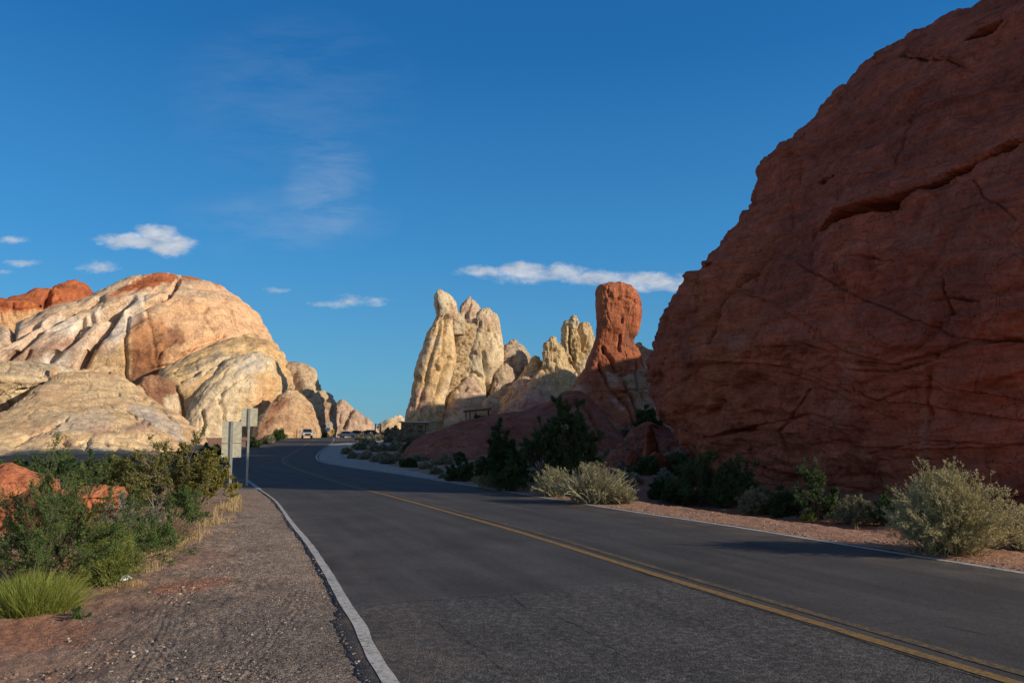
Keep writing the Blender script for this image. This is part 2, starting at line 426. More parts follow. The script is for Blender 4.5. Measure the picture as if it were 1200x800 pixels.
# ------------------------------------------------------------------ road
def asphalt_material():
    t = NT('asphalt'); p = pos(t)
    lat = t.n('ShaderNodeAttribute', attribute_name='lat').outputs['Fac']
    old = t.n('ShaderNodeAttribute', attribute_name='old').outputs['Fac']
    al = t.n('ShaderNodeAttribute', attribute_name='along').outputs['Fac']
    q = t.n('ShaderNodeCombineXYZ', {0: lat, 1: t.math('MULTIPLY', al, .06), 2: 0.0}).outputs[0]
    streak = t.noise(q, 2.6, 5, .6)
    n1 = t.noise(p, .7, 5, .6); n2 = t.noise(p, 90, 3, .7); n3 = t.noise(p, 14, 4, .6)
    vor = t.n('ShaderNodeTexVoronoi', {'Vector': p, 'Scale': 62.0})
    vr = t.n('ShaderNodeTexWhiteNoise', {'Vector': vor.outputs['Position']}).outputs['Value']
    k = t.math('MULTIPLY', t.rng(streak, .32, .68, .76, 1.22), t.rng(n1, .3, .7, .76, 1.25))
    k = t.math('MULTIPLY', k, t.rng(n2, .3, .7, .72, 1.3))
    k = t.math('MULTIPLY', k, t.rng(n3, .3, .7, .85, 1.15))
    sp = t.math('MULTIPLY', t.rng(vr, 0, 1, .4, 1.75), t.math('SUBTRACT', 1.0, t.math('MULTIPLY', old, t.rng(n3, .46, .58, .38, 0))))
    spk = t.math('ADD', t.math('MULTIPLY', sp, t.math('ADD', .3, t.math('MULTIPLY', old, .5))), t.math('SUBTRACT', .7, t.math('MULTIPLY', old, .5)))
    k = t.math('MULTIPLY', k, spk)
    base = t.mix(old, (.060, .056, .056), (.086, .080, .078))
    c = t.mix(1.0, base, t.n('ShaderNodeCombineColor', {0: k, 1: k, 2: k}).outputs[0], 'MULTIPLY')
    dust = t.math('MULTIPLY', t.math('MAXIMUM', t.rng(lat, 2.7, 3.9, 0, .8), t.rng(lat, -2.6, -3.6, 0, .45)), t.rng(t.noise(p, 1.7, 5, .65), .40, .66, 0, 1))
    c = t.mix(t.math('MINIMUM', t.math('MAXIMUM', dust, 0.0), .8), c, (.19, .135, .10))
    h = t.math('ADD', t.math('MULTIPLY', t.rng(vor.outputs['Distance'], 0, .5, 1, 0), t.math('ADD', .35, old)), t.math('MULTIPLY', n2, .5))
    h = t.math('ADD', h, t.math('MULTIPLY', t.math('MULTIPLY', n3, old), 1.2))
    t.bsdf(c, .85, t.bump(h, .8, .006), .25)
    return t.m

def paint_material(name, col, wear):
    t = NT(name); p = pos(t)
    n = t.noise(p, 70, 4, .75); n2 = t.noise(p, 3.0, 4, .6); n3 = t.noise(p, 20, 3, .6)
    w = t.math('ADD', t.math('MULTIPLY', n, .6), t.math('ADD', t.math('MULTIPLY', n2, .25), t.math('MULTIPLY', n3, .25)))
    fac = t.rng(w, wear - .05, wear + .05, 0, 1)
    c = t.mix(fac, (.075, .068, .064), col)
    f = t.rng(n3, .3, .7, .78, 1.1)
    c = t.mix(1.0, c, t.n('ShaderNodeCombineColor', {0: f, 1: f, 2: f}).outputs[0], 'MULTIPLY')
    t.bsdf(c, .8, t.bump(n, .5, .004), .2)
    return t.m

def strip(name, x0, x1, Y, dz, mat, parent, cols=2, attrs=None, skirt=False):
    U = np.linspace(0, 1, cols)
    X = x0[:, None] * (1 - U) + x1[:, None] * U
    YY = np.repeat(Y[:, None], cols, 1)
    Z = z_road(YY) + dz
    if skirt:
        e0, e1, zr_ = x0[:, None], x1[:, None], z_road(Y)[:, None]
        X = np.hstack([e0 - .03, e0, e0 + .004, X[:, 1:-1], e1 - .004, e1, e1 + .03]); YY = np.repeat(Y[:, None], cols + 4, 1)
        Z = np.hstack([zr_ - .16, zr_ - .004, zr_, Z[:, 1:-1], zr_, zr_ - .004, zr_ - .16]); cols += 4
    n = len(Y); I = np.arange(n * cols).reshape(n, cols)
    f = np.stack([I[:-1, :-1], I[:-1, 1:], I[1:, 1:], I[1:, :-1]], -1).reshape(-1, 4)
    v = np.stack([X, YY, Z], -1).reshape(-1, 3)
    at_ = {k: fn(v[:, 0], v[:, 1]) for k, fn in (attrs or {}).items()}
    return mesh_obj(name, v, f, mat, parent, None, True, at_)

def build_road():
    Y = np.concatenate([np.linspace(-30, 3, 60), np.linspace(3.05, 30, 800), np.linspace(30.2, 100, 250), np.linspace(101, 250, 100)])
    seam = lambda X, Y: sstep(.12, -.1, Y - (7.25 + .42 * np.clip(X + 1.4, 0, 3.5) + .15 * perlin(np.stack([X * 1.5, X * 0 + 2, X * 0], 1)))) * sstep(.1, -.1, X - XC(Y))
    mpaint = {}
    road = tag(strip('road', XLE(Y), XRE(Y), Y, 0, asphalt_material(), None, 70,
                     {'lat': lambda X, Y: X - XC(Y), 'along': lambda X, Y: Y, 'old': seam}, True), kind='structure')
    mw, my, mo = paint_material('white_paint', (.50, .49, .475), .495), paint_material('yellow_paint', (.27, .165, .06), .49), paint_material('worn_yellow_paint', (.22, .145, .065), .58)
    mw2 = paint_material('faded_white_paint', (.5, .5, .5), .54)
    def wob(Y, k): return .012 * perlin(np.stack([Y * 2.1, Y * 0 + k, Y * 0], 1))
    Ya = np.linspace(-20, 23.9, 900)
    strip('edge_line', XL(Ya) - .05 * np.interp(Ya, [8, 14, 20], [1, .8, .5]) + wob(Ya, 1), XL(Ya) + .052 * np.interp(Ya, [8, 14, 20], [1, .8, .5]) + wob(Ya, 2), Ya, .004, mw, road)
    Yb = np.linspace(-20, 240, 1600)
    strip('edge_line', XR(Yb) - .06 + wob(Yb, 3), XR(Yb) + .06 + wob(Yb, 4), Yb, .004, mw, road)
    strip('centre_line', XC(Yb) - .06 + wob(Yb, 5), XC(Yb) + .06 + wob(Yb, 6), Yb, .004, my, road)
    strip('centre_line', XC(Yb) + .19 + wob(Yb, 7), XC(Yb) + .30 + wob(Yb, 8), Yb, .004, mo, road)
    # faded triangle at the mouth of the lay-by
    for a, b in (((304, 573), (289, 562)), ((276, 572), (301, 573)), ((276, 563), (289, 562))):
        a, b = ground_hit(*a), ground_hit(*b)
        m = 20; T = np.linspace(0, 1, m)[:, None]
        P = a[:2] * (1 - T) + b[:2] * T
        d = (b - a)[:2]; nn = np.array([-d[1], d[0]]) / np.hypot(*d) * .07
        v = np.vstack([np.c_[P - nn, z_road(P[:, 1]) + .004], np.c_[P + nn, z_road(P[:, 1]) + .004]])
        k = np.arange(m - 1)
        f = np.stack([k, k + 1, m + k + 1, m + k], -1)
        if np.cross(np.append(v[1] - v[0], 0)[:3], v[m] - v[0])[2] < 0: f = f[:, ::-1]
        mesh_obj('lay_by_line', v, f, mw2, road)
    # open joints and cracks in the surfacing
    dk = simple_mat('crack_filler', (.022, .021, .021), .9)
    def crack(pts, w, wig, seed):
        P = np.array(pts, float); s = np.concatenate([[0], np.cumsum(np.hypot(*np.diff(P, axis=0).T))])
        m = max(20, int(s[-1] / .03)); S = np.linspace(0, s[-1], m)
        Q = np.stack([np.interp(S, s, P[:, 0]), np.interp(S, s, P[:, 1])], 1)
        d = np.gradient(Q, axis=0); nn = np.stack([-d[:, 1], d[:, 0]], 1) / np.hypot(d[:, 0], d[:, 1])[:, None]
        z0 = np.zeros(m)
        Q = Q + nn * (wig * fbm(np.stack([S * 2.2, z0 + seed, z0], 1), 4))[:, None]
        ww = w * np.clip(.55 + 1.3 * perlin(np.stack([S * 3.1, z0 + seed, z0 + 5], 1)), .12, 1.6) * np.minimum(1, np.minimum(S, s[-1] - S) / .3)
        v = np.vstack([np.c_[Q + nn * ww[:, None] / 2, z_road(Q[:, 1]) + .0025], np.c_[Q - nn * ww[:, None] / 2, z_road(Q[:, 1]) + .0025]])
        k = np.arange(m - 1)
        mesh_obj('surface_crack', v, np.stack([k, m + k, m + k + 1, k + 1], -1), dk, road)
    Yj = np.linspace(4.2, 9.2, 60)
    crack(np.c_[XC(Yj) - .10, Yj], .022, .03, 1)
    for pts, w, k in (([(404, 712), (470, 706), (554, 700), (596, 696), (650, 692)], .018, 2), ([(596, 696), (620, 712), (634, 719)], .014, 3), ([(640, 715), (700, 745), (760, 790)], .009, 4),
                      ([(500, 720), (560, 760), (600, 798)], .008, 5), ([(640, 720), (665, 712), (690, 713)], .010, 6), ([(1000, 735), (1080, 726), (1160, 745), (1200, 740)], .010, 7), ([(800, 668), (870, 655), (960, 652)], .012, 8)):
        crack([ground_hit(*a)[:2] for a in pts], w, .05, k)
    return road
build_road()

# ------------------------------------------------------------------ rock builder
def grid_faces(n, m):
    I = np.arange(n * m).reshape(n, m)
    a, b = I[:-1], I[1:]
    return np.stack([a, b, np.roll(b, -1, 1), np.roll(a, -1, 1)], -1).reshape(-1, 4)

def grid_normals(P):
    du = np.roll(P, -1, 1) - np.roll(P, 1, 1)
    dv = np.gradient(P, axis=0)
    n = np.cross(du, dv)
    return n / (np.linalg.norm(n, axis=-1, keepdims=True) + 1e-9)

def sculpt(P, disp, grooves=(), steps=(), overs=()):
    """push a closed ring grid P (rows, ring, 3) along its normals"""
    N = grid_normals(P); c = P.mean(1, keepdims=True)
    mid = len(P) // 2
    if ((P[mid] - c[mid]) * N[mid]).sum() < 0: N = -N
    v = P.reshape(-1, 3); d = np.zeros(len(v))
    for kind, amp, sc, o in disp:
        if kind == 'd':
            a = math.atan2(sc[1], sc[0]); al = v[:, 0] * math.cos(a) + v[:, 2] * math.sin(a); ac = -v[:, 0] * math.sin(a) + v[:, 2] * math.cos(a)
            q = np.stack([al / sc[3], v[:, 1] / (sc[2] * 3), ac / sc[2]], 1); kind = 'f'
        else: q = v / np.asarray(sc, float)
        if kind == 'b':
            w = np.stack([perlin(q * .9 + 5), perlin(q * .9 + 25), perlin(q * .9 + 45)], 1) * .55
            for z_, a_ in ((1.0, 1.0), (2.1, .5)):
                cI = np.floor((q + w) * z_ + 1000).astype(np.int64)
                d += amp * a_ * (_perm[_perm[_perm[cI[:, 0] & 255] + (cI[:, 1] & 255)] + (cI[:, 2] & 255)] / 127.5 - 1)
            continue
        d += amp * (fbm(q, o) if kind == 'f' else ridged(q, o) if kind == 'r' else -np.maximum(0, 1 - np.abs(perlin(q)) * o) if kind == 'c' else np.minimum(0, perlin(q) + .28) * 2.5)
    if grooves or steps:
        px, py = to_px(v)
        front = N.reshape(-1, 3)[:, 1] < .5
        wx = px + 2.2 * perlin(v / (np.ptp(v[:, 2]) * .06)); wy = py + 2.2 * perlin(v / (np.ptp(v[:, 2]) * .06) + 40)
        for pts, w, dep in grooves:
            a = np.array(pts, float)
            k = front & (px > a[:, 0].min() - 4 * w - 4) & (px < a[:, 0].max() + 4 * w + 4) & (py > a[:, 1].min() - 4 * w - 4) & (py < a[:, 1].max() + 4 * w + 4)
            if k.any(): d[k] -= dep * np.exp(-(dist_poly(wx[k], wy[k], pts) / w) ** 2)
        for pts, w, up, dn in steps:
            k = np.nonzero(front)[0]
            dd = dist_poly(wx[k], wy[k], pts); a = np.array(pts, float)
            yl = np.interp(wx[k], a[:, 0], a[:, 1]) if a[-1, 0] > a[0, 0] else np.interp(wx[k], a[::-1, 0], a[::-1, 1])
            ab = wy[k] < yl
            d[k] += np.where(ab, up * np.exp(-dd / w), -dn * np.exp(-dd / w))
    v2 = v + N.reshape(-1, 3) * d[:, None]
    if overs:   # ledges that hang over: moved sideways, not along the slope
        hx = N.reshape(-1, 3)[:, :2]; hx = hx / (np.linalg.norm(hx, axis=1, keepdims=True) + 1e-6)
        for pts, w, out in overs:
            a = np.array(pts, float); k = np.nonzero(front & (px > a[0, 0]) & (px < a[-1, 0]))[0]
            yl = np.interp(px[k], a[:, 0], a[:, 1]); dd = yl - (.7 * py[k] + .3 * wy[k])
            tp = np.clip(np.sin(np.pi * (px[k] - a[0, 0]) / (a[-1, 0] - a[0, 0])), 0, 1) ** .6
            f = np.where(dd > 0, .16 * np.exp(-np.maximum(dd, 0) / w), -sstep(0, 1.2, -dd) * sstep(w * tp + 1.6, w * tp, -dd)) * tp * out
            v2[k, :2] += hx[k] * f[:, None]
    return v2

def close(P, v):
    """top and bottom caps for the ring grid"""
    n, m = P.shape[:2]; f = grid_faces(n, m)
    v = np.vstack([v, v[:m].mean(0), v[-m:].mean(0)])
    k = np.arange(m)
    t = np.stack([k, (k + 1) % m, np.full(m, n * m)], -1)
    b = np.stack([(n - 1) * m + (k + 1) % m, (n - 1) * m + k, np.full(m, n * m + 1)], -1)
    return v, f, np.vstack([t, b])

def paint(v, base, alt, noise, patches=(), size=4.0):
    c = np.array(base)[None, :] + (np.array(alt) - np.array(base))[None, :] * sstep(-.35, .45, fbm(v / size, 5))[:, None]
    c = c * (1 + noise * fbm(v / (size * .12), 4))[:, None]
    if len(patches):
        px, py = to_px(v)
        n = fbm(v / (size * .35) + 31, 5)
        n2 = fbm(v / np.array([size * .08, size * .08, size * .9]) + 7, 4)
        for pts, col, soft, strength, brk in patches:
            a = np.array(pts, float)
            k = np.nonzero((px > a[:, 0].min() - 40) & (px < a[:, 0].max() + 40) & (py > a[:, 1].min() - 40) & (py < a[:, 1].max() + 40))[0]
            if not len(k): continue
            d = dist_poly(px[k], py[k], list(pts) + [pts[0]]); d = np.where(inside(px[k], py[k], pts), d, -d)
            m = sstep(-soft, soft, d + brk * (n[k] + .6 * n2[k])) * strength
            c[k] = c[k] * (1 - m[:, None]) + np.array(col) * m[:, None] * (1 + noise * n2[k])[:, None]
    return np.clip(c, .01, .9)

def lathe(name, label, D, rows, T, mat, base, alt, amp, size, n=2.3, lean=None, patches=(), grooves=(), steps=(), extra=(), group=None, cat='rock formation', cap=3.0, tk=1.0, cnoise=.18, res=1.0, psize=None, strata=.5, yaw=.55, dip=None, block=.12):
    r = np.array(rows, float)
    w0 = (r[0, 2] - r[0, 1]) / 2
    y0 = r[0, 0]
    ch = min(cap, w0)
    ys = np.concatenate([y0 - ch * np.cos(np.linspace(0, np.pi / 2, 7))[:-1], np.arange(y0, r[-1, 0] + res, 1.15 * res)])
    yq = np.clip(ys, y0, r[-1, 0])
    xl, xr = smooth_interp(yq, r[:, 0], r[:, 1]), smooth_interp(yq, r[:, 0], r[:, 2])
    k = np.where(ys < y0, np.sqrt(np.clip(1 - ((y0 - ys) / ch) ** 2, .0004, 1)), 1.0)
    mid, hw = (xl + xr) / 2, (xr - xl) / 2 * k
    Dd = D + (np.interp(ys, *np.array(lean, float).T) if lean else 0 * ys)
    L = np.array([at(mid[i], ys[i], Dd[i]) for i in range(len(ys))])
    W = np.array([hw[i] * Dd[i] / F * 1.005 for i in range(len(ys))])
    Tr = np.minimum(T, tk * W)
    nf = int(np.clip(np.pi * hw.max() / res * .8, 40, 620)); nb = max(20, nf // 5)
    ph = np.concatenate([np.linspace(0, np.pi, nf, endpoint=False), np.linspace(np.pi, 2 * np.pi, nb, endpoint=False)])
    cx, sx = np.cos(ph), np.sin(ph)
    e = 2.0 / n
    cx = np.sign(cx) * np.abs(cx) ** e; sx = np.sign(sx) * np.abs(sx) ** e
    P = np.empty((len(ys), len(ph), 3))
    Yl, Yr = Dd - yaw * W, Dd + yaw * W
    xl3, xr3 = slopes(mid - hw, ys)[0] * Yl, slopes(mid + hw, ys)[0] * Yr
    P[..., 0] = ((xl3 + xr3) / 2)[:, None] + ((xr3 - xl3) / 2)[:, None] * cx
    P[..., 1] = L[:, 1, None] - Tr[:, None] * sx + (yaw * W)[:, None] * cx
    P[..., 2] = L[:, 2, None] + slopes(600, ys)[1][:, None] * (yaw * W)[:, None] * cx
    s = size
    d = [('f', amp * .8, (s, s, s), 4), ('r', amp * .16, (s * .4, s * .4, s * .55), 4), ('f', amp * strata * .12, (s * 1.6, s * 1.6, s * .12), 3), ('c', amp * .35, (s * .8, s * .8, s * 1.1), 14), ('p', amp * .12, (s * .16, s * .16, s * .13), 1)] + list(extra)
    if block: d.append(('b', amp * block, (s * .42, s * .42, s * .55), 1))
    if dip: d.append(('d', amp * dip[2], (dip[0], dip[1], s * .28, s * 2.6), 4))
    v = sculpt(P, d, grooves, steps)
    v, q, t = close(P, v)
    c = paint(v, base, alt, cnoise, patches, psize or size * 1.6)
    o = mesh_obj(name, v - np.array([L[-1, 0], D, 0]), [q, t], M[mat], None, c)
    o.location = (L[-1, 0], D, 0)
    return tag(o, label, cat, group)

RED, RED2 = (.30, .098, .055), (.22, .072, .045)
CAP, CAP2 = (.46, .155, .068), (.36, .11, .055)
CREAM, CREAM2 = (.69, .57, .40), (.58, .45, .29)
YEL, YEL2 = (.66, .475, .26), (.63, .475, .29)
WHITE, PINK, VARN = (.70, .64, .56), (.50, .30, .23), (.20, .105, .07)

# -------- the huge red rock beside the road
def build_red_rock():
    zs = np.concatenate([np.linspace(-2.5, 20.5, 620), np.linspace(20.55, 26.2, 70)])
    inset = lambda z: np.interp(z, [-2.5, 0, 1.5, 3, 4.6, 6.5, 8.7, 10.5, 12.8, 15, 17.4, 20.9, 24.0, 25.4, 26.2], [1.6, 1.3, .9, .35, 0, .45, 1.6, 2.95, 4.55, 6.3, 9.3, 14.6, 20, 24.5, 28])
    lend = lambda z: np.interp(z, [-2.5, 0, 1.5, 3, 4.6, 6.5, 8.7, 11, 13, 15, 17.5, 25], [.9, .3, -.7, -1.5, -2.0, -1.35, .25, .7, .35, .05, .7, 1.5])
    U, V, A = np.array([.42, -.907]), np.array([.907, .42]), np.array([6.05, 31.0])
    rings = []
    for z in zs:
        i, l = inset(z), lend(z)
        g = (max(z, 0) / 26.2) ** 2
        apex = np.array([2.0, 29.5])
        ctrl = [(l + .5, i + .15), (4, i), (8, i - .1), (11.5, i), (14.2, i + .4), (16.4 - .1 * i, i + 3.6), (17, i + 9), (15, i + 17), (9, 44), (-2, 47), (-9, 38), (-7.5, 24 + .4 * i), (-4 + l, i + 8.5), (l - .7, i + 2.2)]
        ctrl = [np.array(c) for c in ctrl]
        ctrl = [c if k < 7 or k > 11 else c * (1 - g) + apex * g for k, c in enumerate(ctrl)]
        # sample the closed Catmull-Rom curve, dense along the visible face
        pts = []
        n = len(ctrl)
        for k in range(n):
            p0, p1, p2, p3 = ctrl[k - 1], ctrl[k], ctrl[(k + 1) % n], ctrl[(k + 2) % n]
            m = 130 if k in (0, 1, 2, 3) else 60 if k in (4, 12, 13) else 12
            t = np.linspace(0, 1, m, endpoint=False)[:, None]
            pts.append(.5 * (2 * p1 + (p2 - p0) * t + (2 * p0 - 5 * p1 + 4 * p2 - p3) * t ** 2 + (3 * p1 - p0 - 3 * p2 + p3) * t ** 3))
        q = np.vstack(pts)
        xy = A + q[:, :1] * U + q[:, 1:] * V
        rings.append(np.c_[xy, np.full(len(xy), z)])
    P = np.array(rings)[::-1]
    gr = [(c_, .8, .15) for c_ in ([(835, 395), (847, 357), (875, 325), (905, 295)], [(930, 305), (1000, 345), (1060, 370), (1110, 395), (1160, 402)], [(1105, 325), (1107, 380)], [(980, 310), (987, 335)], [(1145, 215), (1160, 238), (1180, 250), (1195, 264)], [(1020, 145), (1120, 120), (1200, 90)], [(905, 185), (1000, 160), (1060, 132)], [(917, 437), (959, 449), (1004, 470)], [(1004, 453), (1029, 470), (1062, 459), (1099, 461)], [(917, 503), (950, 455)], [(1091, 482), (1200, 498)], [(880, 500), (940, 488), (1000, 500)], [(1020, 530), (1090, 515), (1190, 522)])] + [([(808, 318), (822, 316)], 5, .35), ([(836, 402), (840, 380), (850, 350), (868, 332), (882, 318)], 2.2, .35),
          ([(1085, 435), (1080, 462), (1086, 500)], 2, .14), ([(1010, 425), (1042, 432), (1058, 426), (1090, 418)], 2.4, .22), ([(1090, 418), (1130, 402), (1200, 398)], 2, .12), ([(905, 300), (890, 330), (880, 370)], 1.8, .1), ([(840, 480), (848, 470)], 5, .3), ([(815, 430), (822, 440), (828, 462)], 6, .3),
          ([(870, 455), (885, 450), (895, 458)], 9, .28), ([(985, 310), (990, 335), (985, 350)], 1.5, .12), ([(1104, 330), (1108, 365), (1104, 382)], 1.5, .1), ([(835, 510), (860, 503), (890, 498)], 2.5, .2), ([(940, 190), (930, 230), (925, 260)], 1.4, .1), ([(1080, 130), (1060, 180), (1052, 200)], 1.4, .12)]
    st = [([(930, 272), (965, 262), (1010, 250), (1050, 237), (1080, 220), (1150, 188), (1210, 164)], 4, .06, .06), ([(920, 185), (1000, 166), (1100, 132), (1210, 88)], 5, .10, .10), ([(1030, 72), (1070, 66), (1105, 66), (1135, 82)], 4, .10, .10),
          ([(800, 330), (900, 350), (1000, 410), (1100, 450), (1210, 480)], 6, .08, .08), ([(840, 420), (930, 430), (1040, 470), (1210, 500)], 5, .09, .07), ([(1010, 520), (1100, 525), (1210, 520)], 5, .08, .1)]
    d = [('f', .55, (5, 5, 4), 4), ('f', .16, (1.6, 1.6, .8), 4), ('r', .05, (.9, .9, .5), 4), ('c', .12, (3.2, 3.2, 2.2), 14), ('p', .05, (.5, .5, .32), 1), ('c', .05, (1.3, 1.3, .6), 10), ('b', .035, (1.1, 1.1, .45), 1)]
    v = sculpt(P, d, gr, st, [([(955, 268), (968, 263), (1010, 251), (1050, 238), (1085, 220)], 7, 2.0), ([(1080, 223), (1110, 207), (1150, 190)], 5, 1.2), ([(1148, 191), (1180, 176), (1215, 162)], 3, .6), ([(1136, 55), (1158, 44), (1182, 33)], 4.5, 1.3), ([(1030, 74), (1060, 70), (1095, 71), (1135, 82)], 2.4, .35), ([(1000, 430), (1042, 434), (1095, 420)], 2.4, .35), ([(1140, 405), (1170, 398), (1220, 400)], 2.2, .3), ([(820, 316), (830, 313), (842, 312)], 5, .6), ([(960, 216), (975, 211), (986, 214)], 4.5, .7), ([(845, 506), (870, 500), (900, 499)], 2.5, .4), ([(990, 305), (1020, 300), (1040, 306)], 1.6, .2), ([(1085, 350), (1110, 345), (1150, 352)], 1.6, .25), ([(905, 405), (950, 400), (985, 410)], 1.5, .2)])
    v, q, t = close(P, v)
    pat = [([(760, 400), (830, 290), (900, 250), (900, 520), (800, 560)], (.37, .12, .062), 40, .35, 40), ([(815, 330), (880, 310), (900, 440), (840, 500), (800, 450)], (.39, .13, .064), 20, .3, 25), ([(1000, 400), (1013, 405), (1000, 450), (985, 500), (972, 500), (985, 440)], (.34, .17, .125), 4, .35, 16), ([(1078, 480), (1086, 480), (1084, 525), (1076, 545)], (.36, .20, .155), 2, .35, 8),
           ([(795, 395), (812, 380), (815, 440), (800, 460)], (.13, .055, .045), 5, .5, 12), ([(800, 545), (860, 500), (950, 520), (1200, 560), (1200, 600), (800, 600)], (.30, .11, .075), 12, .5, 15), ([(1060, 260), (1200, 250), (1200, 300), (1080, 330)], (.27, .115, .085), 15, .4, 25), ([(842, 400), (862, 385), (880, 402), (860, 415)], (.33, .17, .13), 3, .5, 5)]
    c = paint(v, (.34, .102, .066), (.25, .078, .056), .14, pat, 3.5)
    base = np.array([16.0, 28.0, -.5])
    o = mesh_obj('sandstone_rock', v - base, [q, t], M['rock_red'], None, c)
    o.location = base
    tag(o, 'huge dark red sandstone rock in shade, filling the roadside behind the pale round bush', 'rock formation')
build_red_rock()

# -------- hills out of the frame on the right (they keep the valley floor in shade)
def build_hills():
    pts = np.array([(32, 44, 17), (35, 52, 25), (42, 60, 29), (54, 70, 32), (70, 88, 34), (76, 120, 40), (78, 150, 46.5), (82, 185, 44), (95, 240, 34), (120, 320, 20)], float)
    n = 160; m = 60
    s = np.linspace(0, len(pts) - 1, n); k = np.arange(len(pts))
    cx, cy, hz = [smooth_interp(s, k, pts[:, j]) for j in range(3)]
    dx, dy = np.gradient(cx), np.gradient(cy); l = np.hypot(dx, dy); nx, ny = dy / l, -dx / l
    u = np.linspace(-1, 1, m)
    prof = np.clip(1 - np.abs(u) ** 1.9, 0, 1)
    endk = np.sqrt(np.clip(np.minimum(np.arange(n), np.arange(n)[::-1]) / 10.0, 0, 1))
    wid = 22.0
    X = cx[:, None] + nx[:, None] * u * wid; Y = cy[:, None] + ny[:, None] * u * wid
    Z = hz[:, None] * prof[None, :] * endk[:, None] - 1.5
    v = np.stack([X, Y, Z], -1).reshape(-1, 3)
    v[:, 2] += 2.0 * fbm(v / 9, 4) * sstep(0, 8, v[:, 2])
    I = np.arange(n * m).reshape(n, m)
    f = np.stack([I[:-1, :-1], I[:-1, 1:], I[1:, 1:], I[1:, :-1]], -1).reshape(-1, 4)
    tag(mesh_obj('hills', v, f, M['rock_mid'], None, paint(v, RED, CAP, .15)), kind='structure')
build_hills()

# -------- white and orange rock on the left
lathe('distant_butte', 'far orange-red layered butte behind the pale dome at the left edge', 340,
      [(331, 79, 93), (336, 69, 100), (342, 62, 107), (347, 40, 113), (351, 26, 117), (358, 8, 124), (370, -30, 150), (390, -90, 190), (420, -120, 220)], 30, 'rock_far', CAP, CAP2, 2.0, 12, n=2.0,
      patches=[([(-100, 372), (60, 364), (150, 360), (160, 420), (-100, 430)], (.60, .37, .20), 3, 1, 5)],
      grooves=[([(58, 345), (55, 352), (56, 360)], 3, 5), ([(20, 364), (45, 360), (60, 358)], 1.2, 1.2), ([(70, 358), (90, 357)], 1, 1)], strata=1.0)
ribs = [([(137, 366), (122, 387), (110, 405), (101, 420), (95, 432)], 4.0, 5.5), ([(107, 373), (92, 392), (73, 407), (58, 421)], 3.2, 3.6), ([(77, 370), (50, 386), (25, 407), (6, 424)], 2.8, 3.2), ([(156, 350), (140, 360), (113, 374)], 3.0, 3.4), ([(208, 330), (197, 347), (176, 357), (150, 366)], 2.6, 2.6),
        ([(118, 348), (85, 366), (57, 378)], 2.2, 2.4), ([(96, 376), (90, 382), (88, 387)], 3.4, 4), ([(45, 380), (20, 394), (0, 402)], 2.2, 2.6), ([(20, 372), (14, 380), (12, 391)], 3, 4), ([(150, 372), (147, 395), (148, 430), (150, 448)], 1.8, 1.2), ([(222, 412), (232, 405), (262, 393)], 1.6, 1.2), ([(35, 412), (28, 422), (20, 430)], 1.8, 1.6), ([(205, 400), (190, 410), (186, 420)], 1.2, .8), ([(178, 432), (200, 428), (222, 410)], 1.5, 1.0)]
lathe('pale_dome', 'broad cream and orange rock dome with slanting ribs and a rusty cap', 215,
      [(327, 178, 205), (330, 166, 234), (334, 152, 252), (341, 141, 266), (348, 131, 277), (356, 118, 287), (364, 98, 295), (373, 72, 302), (383, 48, 308), (395, 8, 316), (405, -30, 324), (412, -60, 327), (430, -130, 331), (470, -220, 334), (530, -280, 336)], 24, 'rock_far', (.72, .53, .36), (.66, .44, .29), 1.0, 15, n=2.3, yaw=.28, dip=(1, .9, .8),
      lean=[(323, 26), (360, 14), (420, 0), (530, -8)],
      patches=[([(120, 352), (150, 332), (183, 318), (207, 318), (208, 327), (180, 336), (150, 342)], CAP, 1.5, 1, 4), ([(207, 325), (222, 318), (238, 326), (238, 331), (222, 327)], CAP, 1.2, .9, 3), ([(243, 326), (256, 329), (264, 337), (255, 335)], CAP, 1.2, .9, 2),
               ([(150, 370), (200, 350), (300, 345), (330, 400), (330, 430), (200, 470), (150, 460)], (.70, .43, .25), 10, .8, 14), ([(-100, 370), (60, 378), (140, 362), (150, 376), (130, 440), (-100, 440)], (.70, .54, .42), 6, .75, 12), ([(60, 405), (80, 390), (92, 400), (60, 430)], (.42, .25, .19), 5, .7, 8), ([(110, 405), (128, 385), (120, 420), (104, 432)], (.48, .29, .19), 4, .5, 6), ([(10, 420), (40, 405), (60, 400), (50, 425), (8, 428)], (.44, .27, .20), 5, .6, 8),
               ([(150, 350), (175, 345), (165, 375), (140, 400), (120, 400), (135, 375)], (.74, .68, .61), 4, .75, 8), ([(90, 370), (118, 362), (110, 385), (80, 395), (50, 385)], (.74, .67, .59), 4, .7, 9), ([(48, 420), (75, 408), (84, 420), (70, 432), (46, 432)], (.74, .68, .61), 3, .7, 5),
               ([(152, 380), (165, 373), (185, 378), (210, 385), (214, 400), (200, 415), (188, 430), (170, 440), (150, 445)], (.44, .215, .105), 5, .85, 12), ([(196, 385), (210, 383), (215, 400), (205, 410), (196, 405)], (.26, .135, .09), 2, .7, 5), ([(148, 405), (165, 400), (185, 405), (192, 420), (186, 440), (160, 450), (150, 445)], (.36, .165, .09), 3, .75, 8), ([(150, 440), (180, 425), (190, 440), (170, 455), (150, 452)], VARN, 3, .6, 6),
               ([(100, 425), (150, 400), (150, 450), (100, 445)], YEL, 4, .7, 8)],
      grooves=ribs, psize=14)
